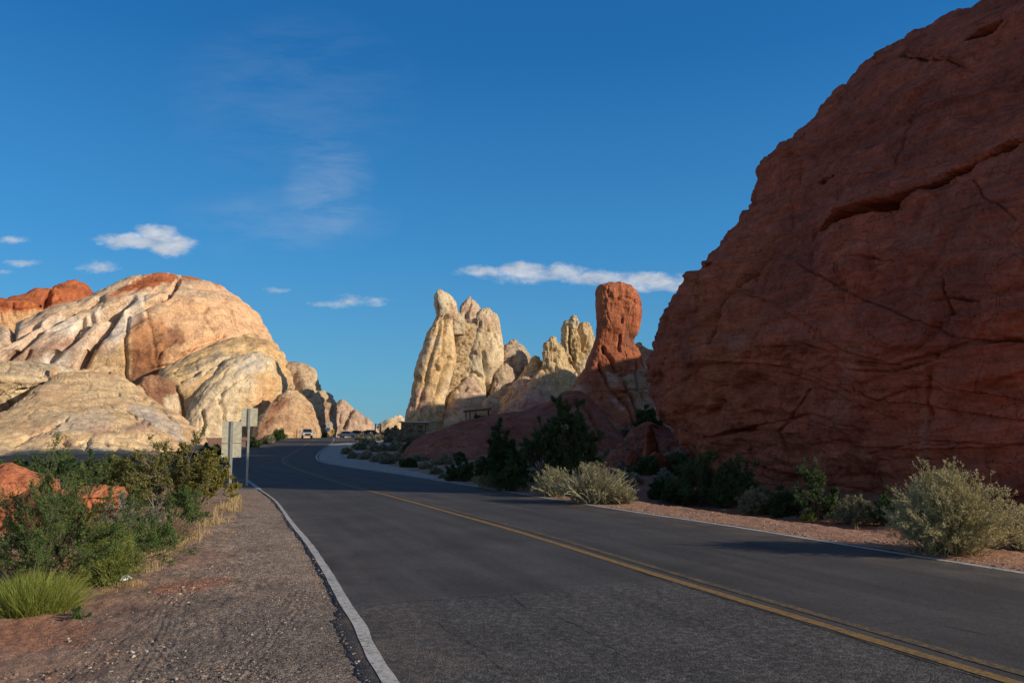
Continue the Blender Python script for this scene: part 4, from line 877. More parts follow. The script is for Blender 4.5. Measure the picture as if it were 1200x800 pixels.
def plant_geometry(kind, Hh, Ww, pxm, seed, dens=1.0, depth=1.0):
    g = np.random.default_rng(seed); k = K[kind]
    n0 = max(6, int(k['n0'] * dens ** .5))
    b = np.c_[g.normal(size=(n0, 2)) * Ww * .07, np.full(n0, -.04)]
    az = g.random(n0) * 2 * np.pi
    el = np.arcsin(np.clip(k['up'] * .35 + (1 - k['up'] * .2) * g.random(n0), 0, 1))
    ball = k.get('ball', 0)
    rad = (.80 + .2 * g.random(n0)) if ball else .62 + .38 * g.random(n0)
    lob = 1 + (.4 if ball else 1) * (.16 * np.sin(az * 3 + seed) + .10 * np.sin(az * 5 + 2 * seed))
    tip = np.c_[np.cos(el) * np.cos(az) * Ww / 2 * lob * .86, np.cos(el) * np.sin(az) * Ww / 2 * lob * .86 * depth, .10 * Hh + np.sin(el) * Hh * .84 * lob] * rad[:, None] ** .8 + b
    mid = b * .5 + tip * .5 + np.c_[np.zeros((n0, 2)), Hh * .13 * np.ones(n0)] + g.normal(size=(n0, 3)) * Hh * .05
    C0 = bez(b, mid, tip, 7)
    def side(Cv, N, lo, ln, spread):
        p, d, t = pick(Cv, N, lo, g)
        o = p - np.array([0, 0, Hh * .15]); o = o / (np.linalg.norm(o, axis=1, keepdims=True) + 1e-9)
        q = d * .7 + o * .45 + g.normal(size=(N, 3)) * spread + np.array([0, 0, .28 * k['up']])
        q /= np.linalg.norm(q, axis=1, keepdims=True)
        l = (ln * (.45 + .75 * g.random(N)) * (1.15 - .45 * t))[:, None]
        e = p + q * l
        e[:, 2] = np.maximum(e[:, 2], .02 * Hh)
        m = p + q * l * .5 + g.normal(size=(N, 3)) * l * .10
        return bez(p, m, e, 5)
    S = min(Hh, Ww)
    C1 = side(C0, int(k['n1'] * dens), .30, S * k['br'], .5)
    C2 = side(C1, int(k['n2'] * dens), .25, S * k['br'] * .45, .6)
    rr = pxm * .38
    sv, sf, sc = [], [], []
    off = 0
    for Cv, r0, r1 in ((C0, np.maximum(rr * 1.4, Hh * .006), rr * .55), (C1, rr * .75, rr * .4), (C2, rr * .48, rr * .3)):
        v, f = tubes(Cv, np.full(len(Cv), r0), np.full(len(Cv), r1)); sv.append(v); sf.append(f + off); off += len(v)
        cc = np.array(k['s']) * (.75 + .5 * g.random((len(Cv), 1))); sc.append(np.repeat(cc, Cv.shape[1] * 3, 0))
    N = int(k['nl'] * dens); N2 = int(N * .72)
    p2, d2, _ = pick(C2, N2, .1, g); p1, d1, _ = pick(C1, N - N2, .35, g)
    p, d = np.vstack([p2, p1]), np.vstack([d2, d1])
    L = k['L'] * pxm * (.6 + .8 * g.random(len(p))); Wd = L * k['W'] / k['L'] * (.8 + .4 * g.random(len(p)))
    lv, lf = leaves(p + g.normal(size=p.shape) * pxm * .6, d * .6 + g.normal(size=p.shape) * .7 + np.array([0, 0, .25]), L, Wd, g)
    clump = fbm(p / (S * .16) + seed, 2)
    mixf = np.clip(.35 + .9 * clump + .3 * g.normal(size=len(p)), 0, 1)[:, None]
    lc = (np.array(k['c']) * (1 - mixf) + np.array(k['c2']) * mixf) * (.8 + .4 * g.random((len(p), 1)))
    return (np.vstack(sv), np.vstack(sf), np.vstack(sc)), (lv, lf, np.repeat(lc, 4, 0))

def blade_geometry(Hh, Ww, pxm, seed, n, c, c2, lean=.5, wid=.8, heads=0):
    g = np.random.default_rng(seed)
    a = g.random(n) * 2 * np.pi; r = np.sqrt(g.random(n))
    b = np.c_[np.cos(a) * r * Ww * .36, np.sin(a) * r * Ww * .36, np.full(n, -.02)]
    h = Hh * (.5 + .5 * g.random(n)) * (1 - .35 * r ** 2)
    o = np.c_[np.cos(a), np.sin(a)] * (r * Ww * .17 * (.4 + g.random(n)))[:, None] + g.normal(size=(n, 2)) * Ww * .05 * lean * 2
    tip = b + np.c_[o, h]
    mid = b + np.c_[o * .3, h * .62]
    Cv = bez(b, mid, tip, 4)
    v, f = ribbons(Cv, pxm * wid * (.6 + .8 * g.random(n)), g)
    m = np.clip(g.normal(.4, .35, n), 0, 1)[:, None]
    cc = (np.array(c) * (1 - m) + np.array(c2) * m) * (.8 + .4 * g.random((n, 1)))
    return v, f, np.repeat(cc, 8, 0)

_seed = [100]
def shrub(name, label, kind, x, y, w, h, dens=1.0, cat='shrub', group=None, whole=False, zoff=0, lean=0, depth=1.0):
    _seed[0] += 1
    p = ground_hit(x, y); pm = p[1] / F
    (sv, sf, sc), (lv, lf, lc) = plant_geometry(kind, h * pm, w * pm, pm, _seed[0], dens, depth)
    if whole:
        o = mesh_obj(name, np.vstack([lv, sv]), [np.vstack([lf, sf + len(lv)])], M['leaf'], None, np.vstack([lc, sc]), False)
        o.location = p + np.array([0, 0, zoff - .03]); return tag(o, label, cat, group)
    t = thing(name, p + np.array([0, 0, zoff - .03]), label, cat, group)
    t.rotation_euler = (0, lean, 0)
    mesh_obj('foliage', lv, lf, M['leaf'], t, lc, False)
    mesh_obj('stems', sv, sf, M['wood'], t, sc, False)
    return t

def grass(name, label, x, y, w, h, n, c, c2, group=None, wid=.8, cat='grass tuft', lean=.5):
    _seed[0] += 1
    p = ground_hit(x, y); pm = p[1] / F
    v, f, cc = blade_geometry(h * pm, w * pm, pm, _seed[0], n, c, c2, lean, wid)
    o = mesh_obj(name, v, f, M['leaf'], None, cc, False); o.location = p + np.array([0, 0, -.05])
    return tag(o, label, cat, group)

# left side, near to far
shrub('thorn_bush', 'large dark green feathery bush with long side sprays at the left edge', 'feathery', 62, 692, 215, 140, 1.7)
shrub('broom_bush', 'round yellow-green twiggy bush right of the large feathery bush, above the white litter', 'yellowgreen', 124, 686, 92, 84, 1.0)
grass('rush_clump', 'low bright green clump of upright blades, nearest of the left bushes', 38, 714, 108, 58, 3600, (.20, .25, .05), (.33, .36, .09), cat='grass clump', wid=.8, lean=1.0)
for x, y, w, h, lab in ((12, 716, 50, 40, 'dull yellowish part of the bright clump cut by the left edge'), (70, 712, 48, 40, 'dull yellowish clump leaning at the right of the bright green one')):
    grass('rush_clump', lab, x, y, w, h, 420, (.30, .30, .10), (.45, .38, .18), cat='grass clump', wid=.7, lean=2.0)
grass('dead_stems', 'whitish dead stems standing at the back of the bright green clump', 28, 694, 46, 42, 160, (.48, .42, .34), (.36, .31, .25), cat='dead stems', wid=.7)
shrub('seedling', 'small dark green sprawling sprig on bare soil below the bright green clump', 'feathery', 88, 724, 52, 26, .05)
shrub('saltbush', 'grey-blue rounded saltbush in front of the red ledge', 'salt', 150, 624, 78, 46)
shrub('dry_bush', 'pinkish brown dry bush between the grey saltbush and the sign', 'pinkdry', 200, 632, 62, 38)
shrub('spiky_bush', 'bright green spiky plant with splayed stems beside the straw grass', 'spiky', 178, 645, 84, 48, 1.0)
shrub('spiky_bush', 'thin upright green spiky plant at the foot of the yellow-green creosote by the sign', 'spiky', 212, 618, 62, 52, .8)
shrub('creosote_bush', 'yellow-green creosote bush touching the post of the nearer sign', 'creosote', 238, 590, 92, 66, 1.2)
shrub('creosote_bush', 'tall airy olive creosote bush with loose top sprays, left of the yellow-green one', 'olive', 192, 592, 118, 84, 1.1)
shrub('creosote_bush', 'dense olive creosote bush behind the grey saltbush', 'creosote', 138, 590, 95, 55, 1.0)
shrub('thorn_bush', 'wide dark green bush behind the red ledge', 'dark', 70, 574, 104, 46, 1.3)
shrub('thorn_bush', 'dark green bush in the middle of the hedge-like row behind the dense olive creosote', 'dark', 124, 570, 84, 42, 1.1)
shrub('thorn_bush', 'dark green bush touching the left edge of the picture behind the red hump', 'dark', 14, 570, 70, 36, .9)
for x, y, w, h, lab, k in ((40, 562, 84, 32, 'dark green bush behind the wide one, at the foot of the pinkish slab', 'dark'), (104, 560, 74, 30, 'dark green bush right of the far left one, against the pinkish slab', 'dark'), (160, 562, 72, 36, 'olive bush behind the hedge-like row, against the pinkish slab', 'olive'), (214, 562, 62, 36, 'olive-green bush behind the creosotes, against the right end of the slab', 'olive')):
    shrub('thorn_bush' if k == 'dark' else 'creosote_bush', lab, k, x, y, w, h, .9)
shrub('dry_bush', 'small grey-brown bush on the red ledge at the left', 'brown', 60, 583, 42, 26, .8)
shrub('broom_bush', 'small yellow-green tuft of a bush on top of the red ledge', 'yellowgreen', 86, 578, 24, 24, .25)
shrub('thorn_bush', 'dark round bush on the road edge left of the nearer sign, seen over the creosote', 'dark', 247, 543, 50, 26, .9)
for x, y, w, h, lab in ((297, 524, 18, 12, 'small dark bush at the left road edge, left of its paler companion'), (314, 520, 18, 10, 'small grey-green bush at the left road edge below the rusty rock')):
    shrub('roadside_bush', lab, 'dark' if x < 300 else 'greyround', x, y, w, h, .5, whole=True)
shrub('young_tree', 'tiny bright green tree before the rusty rock at the road bend', 'spiky', 327, 516, 15, 13, .35, cat='tree', whole=True)
shrub('roadside_bush', 'tiny yellow-green bush beside the far white sign', 'yellowgreen', 380, 512.5, 10, 5, .15, whole=True)
g = np.random.default_rng(5)
band = [(120, 694), (150, 655), (205, 637), (240, 608), (275, 582), (287, 583), (280, 600), (262, 616), (222, 640), (190, 664), (160, 690)]
cnt = 0
while cnt < 150:
    x, y = g.uniform(115, 290), g.uniform(578, 698)
    if inside(np.array([x]), np.array([y]), band)[0]:
        s = .7 + .7 * g.random()
        grass('straw_tuft', 'straw-coloured dry grass tuft in the dense band between left bushes and gravel', x, y, 15 * s, 13 * s, 46, (.60, .45, .235), (.48, .35, .18), 'dry grass along the left shoulder', wid=.75)
        cnt += 1
for x, y, s, lab in ((42, 732, 1.0, 'pale dry tuft on bare soil under the bright green clump'), (57, 758, 1.1, 'golden dry tuft alone on the red soil near the bottom left'), (81, 758, .7, 'small thin dry tuft right of the golden one'), (98, 700, .9, 'straw tuft at the right foot of the bright green clump'), (134, 693, .9, 'straw tuft just below the white litter'), (260, 632, .8, 'lone straw tuft on the gravel, right of the dry grass band'), (270, 624, .8, 'straw tuft on dark gravel closest to the road on the left')):
    grass('straw_tuft', lab, x, y, 15 * s, 15 * s, 50, (.52, .38, .19), (.40, .28, .13), wid=.7)

# right side
shrub('pale_bush', 'big round pale bush with fine seed heads, sunlit at the right roadside', 'pale', 1114, 647, 160, 106, 2.0)
shrub('pale_bush', 'lower pale bush cut by the right edge, next to the big round one', 'pale', 1196, 642, 90, 56, .7)
shrub('grey_bush', 'round grey-green bush in the shade just left of the big pale bush', 'greyround', 1002, 613, 66, 36)
shrub('mesquite_bush', 'upright green bush with forked sprays against the huge rock, left of the round grey-green bush', 'dark', 957, 609, 64, 70, .55)
shrub('grey_bush', 'small greyish dome-shaped bush between two dark green ones at the rock foot', 'greyround', 884, 601, 48, 32, .8)
shrub('mesquite_bush', 'large dark green bush at the foot of the huge rock', 'dark', 822, 592, 92, 72, 1.2)
shrub('mesquite_bush', 'dark green bush leaning right behind the greyish dome-shaped bush', 'dark', 872, 590, 62, 60, .5)
shrub('mesquite_bush', 'dark bush in the notch where the huge rock meets the pillar slope', 'dark', 760, 508, 48, 30, .9)
shrub('mesquite_bush', 'low dark grey bush left of the one in the notch', 'salt', 742, 512, 40, 14, .4)
for x, y, w, h, lab in ((800, 590, 52, 40, 'low dark bush at the left end of the dark row under the huge rock'), (852, 594, 50, 44, 'dark bush between the large dark green one and the greyish dome-shaped one'), (918, 604, 46, 36, 'low dark bush just right of the greyish dome-shaped bush'), (980, 606, 40, 34, 'dark bush behind the round grey-green one, nearly lost against the rock'), (1036, 616, 46, 44, 'dark bush mostly hidden behind the left side of the big round pale bush'), (775, 584, 34, 24, 'small dark bush at the near end of the red ledges')):
    shrub('mesquite_bush', lab, 'dark', x, y, w, h, .8)
shrub('roadside_plant', 'small sunlit yellow-green plant on the right shoulder under the greyish bush', 'spiky', 900, 602, 24, 18, .25)
shrub('roadside_plant', 'sparse sunlit yellowish plant on the right shoulder further right', 'yellowgreen', 947, 610, 20, 16, .12)
for x, y, s, lab in ((975, 614, .9, 'golden tuft on the right shoulder, tallest of three'), (985, 611, .7, 'pale tuft on the right shoulder in the middle of three'), (1002, 616, .8, 'golden tuft on the right shoulder nearest the round grey-green bush'), (1085, 650, .8, 'dry tuft at the road edge under the big pale bush'), (870, 602, .6, 'thin dry tuft under the small sunlit yellow-green plant')):
    grass('straw_tuft', lab, x, y, 12 * s, 13 * s, 40, (.60, .45, .235), (.48, .35, .18), wid=.75)
shrub('pale_bush', 'widest pale dry bush of upright stems, in front of the largest dark tree', 'fan', 692, 589, 112, 50, 1.0)
shrub('pale_bush', 'pale dry bush on the left of the widest one and half behind it', 'fan', 648, 581, 62, 36, .6)
shrub('pale_bush', 'small yellowish dry bush at the right end of the pale row', 'fan', 727, 590, 46, 26, .4)
shrub('pale_bush', 'pale dry bush between the round green bush and the dense dark bush', 'fan', 575, 571, 48, 30, .5)
shrub('round_bush', 'round dark green bush at the road edge, left of the dark trees', 'dark', 538, 563, 40, 27, .9)
shrub('grey_bush', 'dark brownish bush behind the right end of the pale clumps', 'brown', 722, 578, 44, 30, .8)
shrub('mesquite_bush', 'dense dark green bush in front of the smaller dark tree', 'dark', 598, 575, 40, 48, .8)
shrub('grey_bush', 'low grey bush between the dense dark bush and the tree foot', 'brown', 632, 573, 34, 22, .5)
def tree(name, label, x, y, w, h, seed, dens):
    p = ground_hit(x, y); pm = p[1] / F; Hh, Ww = h * pm, w * pm
    t = thing(name, p, label, 'tree')
    g = np.random.default_rng(seed)
    tr = np.array([[0, 0, -.1], [.05 * Ww, 0, .12 * Hh], [.02 * Ww, .02 * Ww, .3 * Hh]])
    b = MB(); b.tube(tr[0], tr[1], .07 * Hh * .5, .028 * Hh); b.tube(tr[1], tr[2], .028 * Hh, .022 * Hh)
    b.tube(tr[1], (-.16 * Ww, .03, .38 * Hh), .022 * Hh, .012 * Hh); b.tube(tr[1], (.2 * Ww, -.05, .36 * Hh), .02 * Hh, .011 * Hh)
    lv, lf, lc, sv, sf, sc = [], [], [], [], [], []
    no = mo = 0
    for (dx, dz, ww, hh, dn) in ((.0, .36, .46, .62, .9), (-.20, .08, .56, .58, .9), (.22, .08, .56, .56, .9), (.02, .0, .7, .5, .8), (.28, -.03, .46, .36, .6), (-.07, .24, .5, .5, .8), (.12, .26, .42, .5, .7)):
        (a, af, ac), (l, lfa, lca) = plant_geometry('darktree', hh * Hh, ww * Ww * 1.15, pm, int(g.integers(1e6)), dens * dn * .75)
        o = np.array([dx * Ww, g.normal() * .06 * Ww, dz * Hh + .06 * Hh])
        sv.append(a + o); sf.append(af + no); sc.append(ac); no += len(a)
        lv.append(l + o); lf.append(lfa + mo); lc.append(lca); mo += len(l)
    mesh_obj('crown', np.vstack(lv), np.vstack(lf), M['leaf'], t, np.vstack(lc), False)
    mesh_obj('branches', np.vstack(sv), np.vstack(sf), M['wood'], t, np.vstack(sc), False)
    b.build('trunk', simple_mat('tree_bark', (.075, .055, .042), .9), t, True)
    return t
tree('mesquite_tree', 'largest dark green tree with a pointed crown in front of the red slope', 662, 576, 100, 114, 3, 1.0)
tree('mesquite_tree', 'smaller loose dark tree left of the largest dark one', 588, 571, 62, 80, 9, .55)

# shrubs scattered over the desert slopes: five built, the rest copied
protos = []
for kind, s in (('brown', 1), ('brown', 2), ('salt', 3), ('greyround', 4), ('dark', 5)):
    (sv, sf, sc), (lv, lf, lc) = plant_geometry(kind, .62, 1.0, .062, s * 31, .55)
    protos.append(mesh_obj('desert_shrub', np.vstack([lv, sv]), [np.vstack([lf, sf + len(lv)])], M['leaf'], None, np.vstack([lc, sc]), False))
FIELD = [(407, 532, 11, 7, 3), (421, 527, 14, 8, 3), (414, 537, 10, 7, 3), (427, 521, 13, 8, 2), (422, 516, 12, 7, 0), (432, 517, 14, 7, 2), (439, 529, 14, 8, 0), (449, 528, 12, 7, 1), (460, 528, 12, 8, 0), (430, 538, 14, 8, 1), (442, 541, 14, 8, 0), (454, 543, 14, 8, 2), (465, 540, 14, 8, 1), (451, 536, 10, 6, 0), (479, 531, 12, 10, 4), (478, 547, 16, 8, 4), (493, 528, 15, 10, 4), (505, 533, 13, 9, 1), (454, 512, 15, 8, 0), (463, 509, 13, 7, 2), (472, 510, 13, 7, 0), (482, 509, 12, 7, 1), (459, 518, 15, 8, 2), (470, 518, 15, 8, 0), (481, 517, 13, 7, 0), (491, 510, 13, 7, 0), (498, 506, 12, 6, 2), (488, 516, 13, 7, 1), (465, 524, 12, 6, 0), (512, 555, 14, 7, 2), (499, 549, 14, 7, 0), (521, 544, 18, 11, 1), (538, 540, 12, 8, 4), (487, 540, 12, 7, 3), (498, 540, 10, 6, 0), (445, 516, 11, 6, 0), (438, 522, 9, 5, 2), (472, 531, 10, 6, 3), (520, 560, 9, 6, 3), (509, 545, 10, 6, 3), (447, 508, 8, 6, 3), (456, 506, 8, 6, 4), (462, 503, 9, 6, 4),
         (760, 556, 26, 16, 4), (790, 548, 24, 18, 3), (748, 528, 22, 10, 4), (734, 553, 16, 9, 2), (775, 528, 26, 12, 3), (800, 556, 26, 16, 4), (742, 566, 18, 10, 1), (778, 566, 22, 12, 2), (812, 540, 18, 10, 4), (757, 540, 12, 8, 2), (733, 522, 6, 4, 4), (556, 548, 12, 7, 1), (528, 535, 9, 5, 0)]
D_LAB = {0: 'brownish shrub in shade scattered on the slope past the pale gravel bend', 1: 'tan-brown shrub in shade scattered on the slope past the pale gravel bend', 2: 'grey shrub in shade beyond the pale gravel or left of the huge rock', 3: 'olive-grey rounded shrub in shade, by the pale gravel bend or left of the huge rock', 4: 'dark green shrub in shade on the red or brown slopes beyond the road'}
D_GRP = {0: 'brownish desert shrubs', 1: 'tan-brown desert shrubs', 2: 'grey desert shrubs', 3: 'olive-grey desert shrubs', 4: 'dark green desert shrubs'}
used = set()
for (x, y, w, h, k) in FIELD:
    if k in used: o = protos[k].copy(); C.objects.link(o)
    else: o = protos[k]; used.add(k)
    p = ground_hit(x, y); pm = p[1] / F
    o.location = p + np.array([0, 0, -.03]); o.scale = (w * pm * 1.3, w * pm * 1.3, h * pm * 1.2 / .62); o.rotation_euler = (0, 0, g.random() * 6.28)
    tag(o, D_LAB[k], 'shrub', D_GRP[k])
shrub('broom_bush', 'yellow-green shrub behind the dark timber frame by the parked cars', 'yellowgreen', 443, 511, 13, 8, .2, whole=True)
shrub('young_tree', 'pale green shrub between the long low building and the picnic shelter', 'spiky', 535, 500, 17, 10, .4, whole=True)
shrub('roadside_bush', 'dark bush under the right end of the picnic shelter', 'dark', 566, 498, 22, 11, .4, whole=True)
(sv, sf, sc), (lv, lf, lc) = plant_geometry('salt', .32, .55, .036, 77, .2)
o = mesh_obj('rock_plant', np.vstack([lv, sv]), [np.vstack([lf, sf + len(lv)])], M['leaf'], None, np.vstack([lc, sc]), False)
o.location = at(1107, 74, 33.6); tag(o, 'little grey plant growing on a ledge near the top of the huge rock', 'plant')

# ------------------------------------------------------------------ stones and litter
gt = np.random.default_rng(91)
for k in range(26):
    x = gt.uniform(760, 1060); y = np.interp(x, [760, 850, 950, 1060], [588, 600, 612, 632]) + gt.uniform(-5, 9); q = gt.uniform(.35, .9)
    grass('straw_tuft', 'small dry tuft among many along the lip of the sunlit right shoulder', x, y, 12 * q, 11 * q, 22, (.55, .41, .21), (.42, .31, .16), 'small dry tufts on the right shoulder', wid=.7, lean=1.5)

def stone_geometry(n, g, flat=.6):
    V = np.array([(-1, -1, -1), (1, -1, -1), (1, 1, -1), (-1, 1, -1), (-1, -1, 1), (1, -1, 1), (1, 1, 1), (-1, 1, 1)], float) * .58
    V[4:, :2] *= .62
    Fq = np.array([(3, 2, 1, 0), (4, 5, 6, 7), (0, 1, 5, 4), (1, 2, 6, 5), (2, 3, 7, 6), (3, 0, 4, 7)])
    v = V[None] + g.normal(size=(n, 8, 3)) * .22
    a = g.random(n) * 6.28; ca, sa = np.cos(a)[:, None], np.sin(a)[:, None]
    x, y = v[..., 0] * (1 + .4 * g.random((n, 1))), v[..., 1]
    v = np.stack([x * ca - y * sa, x * sa + y * ca, v[..., 2] * flat], -1)
    f = (Fq[None] + (np.arange(n) * 8)[:, None, None]).reshape(-1, 4)
    return v, f
def gravel(name, n, X, Y, smin, smax, cols, seed, pw=3.0):
    g = np.random.default_rng(seed)
    v, f = stone_geometry(n, g)
    s = smin + (smax - smin) * g.random(n) ** pw
    z = np.where((X > XLE(Y)) & (X < XRE(Y)), z_road(Y), terrain(X, Y) - .008)
    v = v * s[:, None, None] + np.stack([X, Y, z + s * .12], -1)[:, None]
    c = np.array(cols)[g.integers(0, len(cols), n)] * (.75 + .5 * g.random((n, 1)))
    tag(mesh_obj(name, v.reshape(-1, 3), f, M['stone'], None, np.repeat(c, 8, 0), False), kind='stuff')
M['stone'] = plant_material('stone', 0)
g = np.random.default_rng(21)
Yg = 3.8 + 17 * g.random(22000) ** 1.7
Xg = XLE(Yg) + .05 - np.abs(g.normal(size=22000)) * 1.5
gravel('gravel', 22000, Xg, Yg, .003, .015, [(.26, .21, .18), (.17, .15, .14), (.31, .25, .21), (.40, .35, .31), (.36, .22, .15), (.22, .18, .155)], 1, 5)
Yg = 8 + 17 * g.random(9000); Xg = XRE(Yg) + .02 + np.abs(g.normal(size=9000)) * .8
gravel('gravel', 9000, Xg, Yg, .004, .030, [(.34, .2, .14), (.4, .3, .23), (.26, .16, .12), (.3, .25, .22)], 2, 3)
Yg = 4.2 + 10 * g.random(5000); Xg = XLE(Yg) - 1.2 - 3.5 * g.random(5000)
gravel('gravel', 5000, Xg, Yg, .004, .026, [(.30, .17, .11), (.25, .16, .12), (.36, .27, .22), (.42, .36, .31), (.12, .10, .09)], 3, 4)
def stone(label, x, y, w, h, col, seed, name='stone', cat='stone', D=None):
    p = ground_hit(x, y); s = w * p[1] / F / 2
    gg = np.random.default_rng(seed); a = np.linspace(0, np.pi, 14); b = np.linspace(0, 2 * np.pi, 22, endpoint=False)
    A, B = np.meshgrid(a, b, indexing='ij')
    e = .6
    f = lambda q: np.sign(q) * np.abs(q) ** e
    v = np.stack([f(np.sin(A)) * f(np.cos(B)) * s, f(np.sin(A)) * f(np.sin(B)) * s * .7, f(np.cos(A)) * s * h / w], -1).reshape(-1, 3)
    n = v / (np.linalg.norm(v, axis=1, keepdims=True) + 1e-9)
    v = v + n * (fbm(n * 1.7 + seed, 4) * s * .22)[:, None]
    o = mesh_obj(name, v, grid_faces(14, 22)[:, ::-1], M['rock_near'], None, paint(v, col, np.array(col) * .75, .2, size=s), True)
    o.location = p + np.array([0, 0, s * h / w * .45 - .05]); return tag(o, label, cat)
stone('flat grey stone on the red soil at the bottom left', 54, 780, 20, 11, (.20, .18, .16), 3)
stone('small pale stone with a dark hollow right of the flat grey one', 68, 776, 15, 8, (.36, .30, .26), 4)
stone('pinkish stone at the bottom edge beside the tyre track', 84, 796, 16, 9, (.36, .24, .19), 5)
stone('dark bleached lump of wood or stone on the gravel below the straw grass', 262, 640, 17, 6, (.27, .24, .22), 6)
stone('pale stone beside the tyre tracks, below the white litter', 110, 729, 10, 6, (.42, .30, .24), 7)
stone('pale pinkish pebble in the middle of the tyre tracks', 228, 735, 9, 5, (.44, .28, .21), 8)
stone('grey slab of broken asphalt at the shaded edge of the right shoulder', 783, 588, 26, 5, (.12, .115, .115), 9)
stone('paler slab of broken asphalt right of the grey one', 838, 594, 22, 4, (.22, .20, .19), 10)
stone('broken asphalt lump on the lip of the right shoulder', 930, 606, 26, 4, (.27, .23, .21), 11)
stone('pale rock on the right shoulder edge under the dark bush', 849, 598, 7, 5, (.5, .34, .25), 12)
def litter():
    p = ground_hit(140, 681); s = .115
    g = np.random.default_rng(8); a, b = np.meshgrid(np.linspace(0, np.pi, 20), np.linspace(0, 2 * np.pi, 28, endpoint=False), indexing='ij')
    n = np.stack([np.sin(a) * np.cos(b), np.sin(a) * np.sin(b), np.cos(a)], -1).reshape(-1, 3)
    v = n * np.array([1, .55, .42]) * s * (1 + .2 * fbm(n * 1.6 + 2, 3))[:, None]
    o = mesh_obj('crumpled_litter', v, grid_faces(20, 28)[:, ::-1], simple_mat('white_plastic', (.66, .69, .70), .5), None, None, False)
    o.location = p + np.array([0, 0, .02]); o.rotation_euler = (0, -.15, .3)
    tag(o, 'crumpled white plastic litter lying at the foot of the yellow-green bush', 'litter')
litter()

# ------------------------------------------------------------------ signs
galv = simple_mat('galvanised_steel', (.40, .40, .37), .55, .35, .4, .15, 9)
back = simple_mat('sign_back', (.56, .54, .42), .6, .1, .4, .26, 9)
dark = simple_mat('dark_paint', (.03, .03, .035), .6)
def road_sign(label, base, panels, post_top, yaw, lean=0.0, front=(.75, .75, .72)):
    p = ground_hit(*base); D = p[1]; pm = D / F * (1 / math.cos(PIT))
    t = thing('road_sign', p + np.array([0, 0, -.05]), label, 'road sign', rz=yaw)
    t.rotation_euler = (0, lean, yaw)
    zz = lambda y: float(at(600, y, D)[2] - p[2] + .05)
    b = MB()  # U-channel post: web and two flanges, holes left out at this size
    zt = zz(post_top)
    b.box(-.03, .03, -.034, -.030, -.3, zt); b.box(-.034, -.030, -.034, -.004, -.3, zt); b.box(.030, .034, -.034, -.004, -.3, zt)
    b.build('post', galv, t)
    fr = simple_mat('sign_face', front, .4)
    for (y0, y1, wpx) in panels:
        w = wpx * pm / 2
        q = MB().box(-w, w, 0, .003, zz(y1), zz(y0)).build('sign_panel', back, t)
        MB().box(-w + .004, w - .004, .0032, .0042, zz(y1) + .004, zz(y0) - .004).build('sign_face', fr, q)
        k = MB(); k.tube((0, -.042, zz(y0) - .06), (0, -.03, zz(y0) - .06), .009); k.tube((0, -.042, zz(y1) + .06), (0, -.03, zz(y1) + .06), .009); k.build('bolt', galv, q)
    return t
yaw = math.radians(15)
road_sign('nearer sign seen from behind, two plates stacked on one steel post beside the creosote', (269.5, 579), ((493.5, 518.8, 21.5), (519.8, 535.8, 21.5)), 493, yaw, math.radians(-.6))
road_sign('farther single-plate sign on a thin post at the lay-by mouth, seen from behind', (289, 569), ((478, 499.2, 18),), 478.3, yaw)
def plate_sign(name, label, x, y_base, D, plates, marks=()):
    p = at(x, y_base, D); s = D / F
    p[2] = min(p[2], float(terrain(p[0], p[1])))
    t = thing(name, p, label, 'road sign')
    MB().tube((0, 0, -.3), (0, 0, at(x, plates[0][1], D)[2] - p[2]), .035).build('post', galv, t)
    for (w, y0, y1, c) in plates:
        MB().box(-w * s / 2, w * s / 2, -.05, -.044, at(x, y1, D)[2] - p[2], at(x, y0, D)[2] - p[2]).build('sign_panel', simple_mat('sign_face', c, .4), t)
    for (x0, x1, y0, y1, c) in marks:
        MB().box((x0 - x) * s, (x1 - x) * s, -.054, -.0515, at(x, y1, D)[2] - p[2], at(x, y0, D)[2] - p[2]).build('symbol', simple_mat('sign_symbol', c, .5), t)
plate_sign('road_sign', 'far white sign with a small blue sign under it at the crest of the road', 384.3, 511, 178, [(4.3, 494.6, 500.3, (.72, .72, .72)), (3.9, 500.6, 505, (.04, .14, .40))], [(383.9, 385.4, 497, 498, (.12, .12, .14)), (383.8, 384.8, 500.2, 501.5, (.6, .65, .7))])
plate_sign('road_sign', 'small square yellow sign with a dark symbol at the end of the white line', 389.6, 511.5, 174, [(4.4, 503.2, 508.4, (.62, .36, .02))], [(389.3, 389.9, 504.6, 507.2, (.08, .06, .02)), (388.9, 390.3, 504.4, 505.1, (.08, .06, .02))])
for x, lab in ((347.6, 'thin dark marker post left of the white pickup, left one of two'), (351.5, 'thin dark marker post left of the white pickup, right one of two')):
    p = at(x, 513, 160); p[2] = float(terrain(p[0], p[1]))
    t = thing('marker_post', p, lab, 'post')
    MB().box(-.05, .05, -.03, .03, -.2, at(x, 502.5, 160)[2] - p[2], .01).build('post_shaft', dark, t)
    MB().box(-.04, .04, -.035, -.031, at(x, 504, 160)[2] - p[2], at(x, 503, 160)[2] - p[2]).build('reflector', galv, t)

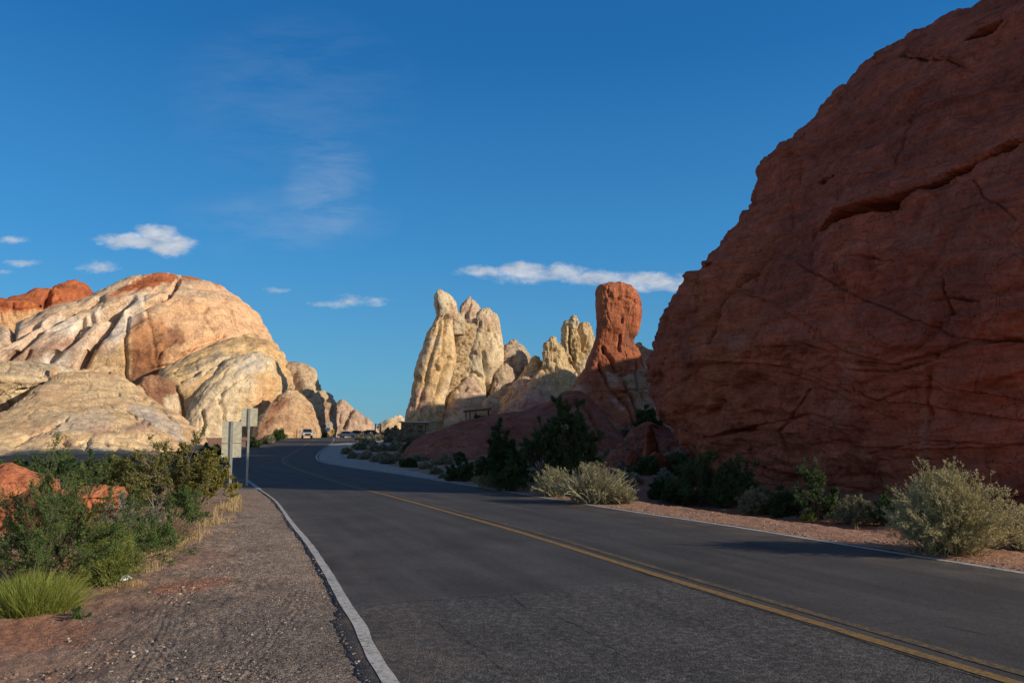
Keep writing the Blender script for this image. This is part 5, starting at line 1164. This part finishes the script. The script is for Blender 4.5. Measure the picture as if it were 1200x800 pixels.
# ------------------------------------------------------------------ vehicles
glass = simple_mat('car_glass', (.02, .025, .03), .15, 0, .6, .02)
tyre = simple_mat('rubber', (.02, .02, .02), .8); rim = simple_mat('wheel_alloy', (.35, .35, .36), .4, .6)
lamp = simple_mat('lamp_glass', (.6, .6, .58), .2); red_lamp = simple_mat('tail_lamp', (.35, .02, .02), .3)
def car(name, label, loc, head, paintc, kind='sedan'):
    m = simple_mat('car_paint', paintc, .35, .1, .5, .03)
    t = thing(name, loc, label, 'pickup' if kind == 'pickup' else 'car', rz=head)
    if kind == 'pickup':
        L, Wd = 5.6, 1.98; body = [(-2.8, .45), (-2.8, 1.12), (-.7, 1.15), (1.05, 1.2), (2.55, 1.12), (2.78, .95), (2.8, .45)]
        cab = [(-.75, 1.13), (-.62, 1.86), (.35, 1.9), (1.15, 1.18)]; ax = (-1.75, 1.8); wr = .4
    else:
        L, Wd = 4.6, 1.8; body = [(-2.25, .3), (-2.3, .75), (-2.15, .95), (-1.2, .98), (1.0, .95), (2.05, .78), (2.3, .6), (2.28, .28)]
        cab = [(-1.55, .94), (-.95, 1.42), (.35, 1.45), (1.15, .93)]; ax = (-1.4, 1.4); wr = .33
    MB().prism(body, -Wd / 2, Wd / 2, .05, .85).build('body', m, t)
    MB().prism(cab, -Wd / 2 + .06, Wd / 2 - .06, .14, 1.25).build('window_glass', glass, t)
    zr = max(z for x, z in cab); xs = [x for x, z in cab if z > zr - .1]
    MB().box(min(xs) - .02, max(xs) + .02, -Wd / 2 + .18, Wd / 2 - .18, zr - .04, zr + .035, .015).build('roof', m, t)
    pl = MB()
    for s in (-1, 1):
        y = s * (Wd / 2 - .15)
        pl.tube((cab[0][0], s * (Wd / 2 - .07), cab[0][1]), (cab[1][0], y, zr), .045, n=6); pl.tube((cab[-1][0], s * (Wd / 2 - .07), cab[-1][1]), (cab[2][0], y, zr), .045, n=6); pl.tube((-.2, s * (Wd / 2 - .07), cab[0][1]), (-.2, y, zr), .04, n=6)
    pl.build('pillars', m, t)
    for x in ax:
        for s in (-1, 1):
            w = MB().tube((x, s * (Wd / 2 - .2), wr), (x, s * (Wd / 2 + .02), wr), wr, n=18).build('wheel', tyre, t)
            MB().tube((x, s * (Wd / 2 + .022), wr), (x, s * (Wd / 2 + .03), wr), wr * .62, n=14).build('rim', rim, w)
    fx = max(x for x, z in body); bx = min(x for x, z in body)
    for s in (-1, 1):
        MB().box(fx - .12, fx + .005, s * (Wd / 2 - .28) - .17, s * (Wd / 2 - .28) + .17, .66 if kind == 'sedan' else .82, .78 if kind == 'sedan' else .98, .02).build('headlight', lamp, t)
        MB().box(bx - .01, bx + .1, s * (Wd / 2 - .2) - .12, s * (Wd / 2 - .2) + .12, .74, .9, .02).build('tail_light', red_lamp, t)
        MB().box(.85, 1.0, s * (Wd / 2 + .1) - .09, s * (Wd / 2 + .1) + .09, cab[-1][1] + .02, cab[-1][1] + .18, .03).build('mirror', m, t)
    MB().box(fx - .05, fx + .015, -.55, .55, .5 if kind == 'sedan' else .62, .64 if kind == 'sedan' else .96, .02).build('grille', dark, t)
    MB().box(fx - .08, fx + .05, -Wd / 2 + .08, Wd / 2 - .08, .32 if kind == 'sedan' else .42, .48 if kind == 'sedan' else .6, .03).build('bumper', m if kind == 'sedan' else dark, t)
    return t
def park(x, D, dz=0):
    X = float(slopes(x, 500)[0] * D)
    return (X, D, float(z_road(D)) + dz)
car('pickup_truck', 'white pickup coming towards the camera at the crest of the road', park(360, 163), math.radians(-72), (.62, .64, .66), 'pickup')
car('parked_car', 'pale silver-blue saloon parked side-on right of the yellow sign', park(408, 186), math.radians(-8), (.36, .45, .52))
car('parked_car', 'dark red saloon parked behind the silver-blue one, to its right', park(422, 194, .1), math.radians(10), (.10, .012, .02))
car('parked_car', 'mid-blue saloon half hidden behind the dark red one', park(431, 204, .25), math.radians(24), (.07, .14, .30))
car('parked_car', 'brick red car whose roof shows between the silver-blue and the dark red cars', park(419, 216, .45), math.radians(5), (.28, .05, .03))
car('parked_car', 'very dark blue car at the right end of the parked row', park(435, 210, .5), math.radians(60), (.02, .03, .06))

# ------------------------------------------------------------------ timber frame, building, picnic shelter
wood = simple_mat('weathered_timber', (.085, .06, .045), .85, 0, .2, .25, 8)
p = at(442.7, 510, 184); p[2] = float(terrain(p[0], p[1])); s = 184 / F
t = thing('timber_frame', p, 'dark timber frame of two posts and crossbars right of the parked cars', 'frame')
for x in (439.6, 445.9):
    MB().box((x - 442.7) * s - .11, (x - 442.7) * s + .11, -.11, .11, -.3, at(442, 496.3, 184)[2] - p[2], .015).build('post', wood, t)
for y in (497.2, 500.4):
    z = at(442, y, 184)[2] - p[2]; MB().box(-.62 - .01, .62 + .01, -.06, .06, z - .07, z + .07, .01).build('crossbar', wood, t)

stucco = simple_mat('tan_block', (.36, .27, .20), .9, 0, .1, .15, 2); fascia = simple_mat('pale_fascia', (.48, .46, .43), .7)
block = simple_mat('yellow_block', (.33, .26, .17), .9, 0, .1, .2, 2)
D = 172; s = D / F
p = at(490, 503, D); p[2] = float(terrain(p[0], p[1])) - .4
Z = lambda y: float(at(490, y, D)[2] - p[2])
X_ = lambda x: (x - 490) * s
t = thing('low_building', p, 'long low flat-roofed building at the foot of the tallest pinnacle', 'building')
MB().box(X_(470), X_(503), 0, 4, 0, Z(495.4)).build('wall', stucco, t)
MB().box(X_(468.5), X_(504), -.9, 4.3, Z(495.3), Z(493.6), .04).build('roof', fascia, t)
MB().box(X_(503.2), X_(512), -.5, 4, 0, Z(493.6), .05).build('side_wall', block, t)
MB().box(X_(502.6), X_(512.6), -.7, 4.2, Z(493.5), Z(492.7), .05).build('parapet', fascia, t)
for x in (471.5, 485.5, 499):
    MB().box(X_(x) - .1, X_(x) + .1, -.8, -.6, 0, Z(495.4), .01).build('porch_post', wood, t)
for x, w in ((478, 1.6), (492, 1.2)):
    d = MB().box(X_(x) - w / 2, X_(x) + w / 2, -.012, .02, .1, 2.1).build('door', simple_mat('brown_door', (.12, .07, .05), .7), t)
    MB().box(X_(x) + w / 2 - .15, X_(x) + w / 2 - .08, -.05, -.014, 1.0, 1.1).build('handle', galv, d)
MB().box(X_(488.5), X_(491.5), 1, 2.6, Z(493.5), Z(490.2), .04).build('roof_vent', block, t)
MB().box(X_(497), X_(498.6), 1, 1.4, Z(493.5), Z(491), .02).build('chimney_pipe', fascia, t)

D = 152; s = D / F
p = at(558, 496, D); p[2] = float(terrain(p[0], p[1])) - .2
Z = lambda y: float(at(558, y, D)[2] - p[2])
t = thing('picnic_shelter', p, 'open picnic shelter with a dark slanting roof on posts, on the rise below the pinnacles', 'shelter')
b = MB(); x0, x1 = (543.5 - 558) * s, (575.5 - 558) * s; za, zb = Z(483.6), Z(480.6)
b.add([(x0, -1.6, za), (x1, -1.6, zb), (x1, 2.8, zb + .25), (x0, 2.8, za + .25), (x0, -1.6, za + .34), (x1, -1.6, zb + .34), (x1, 2.8, zb + .62), (x0, 2.8, za + .62)], [(3, 2, 1, 0), (4, 5, 6, 7), (0, 1, 5, 4), (1, 2, 6, 5), (2, 3, 7, 6), (3, 0, 4, 7)])
b.build('roof', simple_mat('brown_roof', (.10, .055, .04), .8), t)
for x, y in ((546.5, -1.3), (572, -1.3), (549.8, 2.5), (557, 2.5), (572, 2.5)):
    MB().box((x - 558) * s - .09, (x - 558) * s + .09, y - .09, y + .09, 0, za + (zb - za) * (x - 543.5) / 32 + (.2 if y > 0 else .01), .01).build('post', wood, t)
MB().box(-.9, .9, .2, 1.0, Z(494.5) + .55, Z(494.5) + .62, .01).build('table_top', wood, t)
MB().box(-.75, -.62, .25, .95, 0, Z(494.5) + .545).build('table_leg', wood, t); MB().box(.62, .75, .25, .95, 0, Z(494.5) + .545).build('table_leg', wood, t)

# ------------------------------------------------------------------ sky, sun, camera
sc = bpy.context.scene
def build_world():
    w = bpy.data.worlds.new('World'); sc.world = w; w.use_nodes = True
    nt = w.node_tree; nt.nodes.clear()
    T = NT.__new__(NT); T.t = nt
    sky = T.n('ShaderNodeTexSky', sky_type='NISHITA', sun_disc=False, sun_elevation=SUN_EL, sun_rotation=SUN_AZ, altitude=600, air_density=1.5, dust_density=0.0, ozone_density=10.0)
    d = T.n('ShaderNodeTexCoord').outputs['Generated']
    xyz = T.n('ShaderNodeSeparateXYZ', {0: d})
    y = T.math('MAXIMUM', xyz.outputs[1], .05)
    u, v = T.math('DIVIDE', xyz.outputs[0], y), T.math('DIVIDE', xyz.outputs[2], y)
    uv = T.n('ShaderNodeCombineXYZ', {0: u, 1: v, 2: 0.0}).outputs[0]
    uvs = T.scaled(uv, (1, 1.9, 1))
    wx = T.noise(uvs, 26, 6, .62); wy = T.noise(T.n('ShaderNodeVectorMath', {0: uvs, 1: (5, 3, 1)}, operation='ADD').outputs[0], 26, 6, .62)
    u2 = T.math('ADD', u, T.math('MULTIPLY', T.math('SUBTRACT', wx, .5), .030)); v2 = T.math('ADD', v, T.math('MULTIPLY', T.math('SUBTRACT', wy, .5), .020))
    detail = T.noise(uvs, 60, 7, .65)
    M_ = None; Sh = None
    PUFF = [(148, 281, 42, 9, 1.0), (182, 274, 30, 14, 1.1), (200, 288, 32, 15, 1.15), (165, 284, 48, 10, 1.0), (117, 313, 26, 8, .62), (16, 281, 20, 6, .75), (24, 308, 24, 4, .55), (3, 318, 12, 4, .5), (412, 352, 26, 7, .55), (385, 357, 26, 5, .5), (440, 354, 22, 4, .45), (324, 340, 16, 5, .42),
            (566, 317, 34, 8, .8), (612, 318, 38, 13, 1.1), (662, 319, 30, 11, 1.0), (700, 325, 50, 10, .95), (760, 330, 60, 12, 1.05), (810, 334, 36, 11, .9), (640, 324, 80, 8, .7), (1010, 392, 34, 9, .2)]
    for (px, py, a, b, s) in PUFF:
        su, sv = slopes(px, py); a, b = a / F * 1.05, b / F * 1.05
        du = T.math('MULTIPLY', T.math('SUBTRACT', u2, float(su)), 1 / a); dv = T.math('MULTIPLY', T.math('SUBTRACT', v2, float(sv)), 1 / b)
        q = T.math('MULTIPLY', T.math('SUBTRACT', 1.0, T.math('ADD', T.math('MULTIPLY', du, du), T.math('MULTIPLY', dv, dv))), s)
        M_ = q if M_ is None else T.math('MAXIMUM', M_, q)
    dens = T.math('ADD', M_, T.math('MULTIPLY', T.math('SUBTRACT', detail, .5), 1.5))
    puff = T.n('ShaderNodeMapRange', {'Value': dens, 'From Min': -.08, 'From Max': 1.2, 'To Min': 0.0, 'To Max': .95}, interpolation_type='SMOOTHSTEP').outputs[0]
    # thin high veil
    veil = None
    fib = T.noise(T.scaled(uv, (7, 30, 1), (0, 0, .5)), 1.0, 8, .68, .35)
    for (px, py, a, b, s) in ((385, 215, 60, 75, .15), (340, 110, 170, 120, .06), (330, 260, 150, 50, .10), (1090, 70, 60, 25, .06)):
        su, sv = slopes(px, py); a, b = a / F, b / F
        du = T.math('MULTIPLY', T.math('SUBTRACT', u2, float(su)), 1 / a); dv = T.math('MULTIPLY', T.math('SUBTRACT', v2, float(sv)), 1 / b)
        q = T.math('MULTIPLY', T.math('MAXIMUM', T.math('SUBTRACT', 1.0, T.math('ADD', T.math('MULTIPLY', du, du), T.math('MULTIPLY', dv, dv))), 0.0), s)
        veil = q if veil is None else T.math('ADD', veil, q)
    veil = T.math('MULTIPLY', veil, T.rng(fib, .38, .68, 0, 1.2), clamp=True)
    ramp = T.n('ShaderNodeValToRGB', {0: xyz.outputs[2]})
    cr = ramp.color_ramp
    for k, (p_, c_) in enumerate(((0.0, (.20, .42, .61)), (.08, (.153, .397, .624)), (.225, (.065, .30, .617)), (.45, (.013, .156, .44)), (1.0, (.008, .09, .32)))):
        el = cr.elements[k] if k < 2 else cr.elements.new(p_)
        el.position = p_; el.color = (*c_, 1)
    deep = T.mix(1.0, ramp.outputs[0], (10.0, 10.0, 10.0), 'MULTIPLY')
    away = T.n('ShaderNodeMapRange', {'Value': xyz.outputs[1], 'From Min': .35, 'From Max': .72}, interpolation_type='SMOOTHSTEP').outputs[0]
    pale = T.n('ShaderNodeTexSky', sky_type='NISHITA', sun_disc=False, sun_elevation=SUN_EL, sun_rotation=SUN_AZ, altitude=600, air_density=1.0, dust_density=.4, ozone_density=2.0)
    tint = T.mix(away, pale.outputs[0], T.mix(.55, T.mix(1.0, sky.outputs[0], SKY_TINT, 'MULTIPLY'), deep))
    shade = T.rng(T.noise(T.scaled(uv, (1, 2.2, 1)), 34, 5, .6), .35, .65, .8, 1.12)
    white = T.mix(1.0, CLOUD, T.n('ShaderNodeCombineColor', {0: shade, 1: shade, 2: shade}).outputs[0], 'MULTIPLY')
    c = T.mix(veil, tint, CLOUD); c = T.mix(T.math('MULTIPLY', puff, .9), c, white)
    bg = T.n('ShaderNodeBackground', {'Color': c, 'Strength': SKY_STRENGTH})
    out = T.n('ShaderNodeOutputWorld'); nt.links.new(bg.outputs[0], out.inputs[0])
SKY_STRENGTH = .10
SKY_TINT = (.55, 1.1, 1.25)
CLOUD = (6.0, 6.3, 6.9)
build_world()
L = bpy.data.lights.new('sun', 'SUN'); L.energy = 4.6; L.angle = math.radians(.5); L.color = (1.0, .84, .62)
lo = bpy.data.objects.new('sun', L); C.objects.link(lo)
from mathutils import Vector
sd = Vector((math.sin(SUN_AZ) * math.cos(SUN_EL), math.cos(SUN_AZ) * math.cos(SUN_EL), math.sin(SUN_EL)))
lo.rotation_euler = sd.to_track_quat('Z', 'Y').to_euler()
cd = bpy.data.cameras.new('camera'); co = bpy.data.objects.new('camera', cd); C.objects.link(co)
cd.sensor_width = 36; cd.lens = 36 * F / 1200; cd.clip_end = 12000; cd.clip_start = .05
co.location = (0, 0, H); co.rotation_euler = (math.pi / 2 + PIT, 0, 0)
sc.camera = co
sc.view_settings.view_transform = 'Standard'; sc.view_settings.look = 'None'; sc.view_settings.gamma = 1; sc.view_settings.exposure = 0.0
sc.cycles.max_bounces = 6; sc.cycles.diffuse_bounces = 3; sc.cycles.transparent_max_bounces = 4
sc.cycles.use_denoising = True
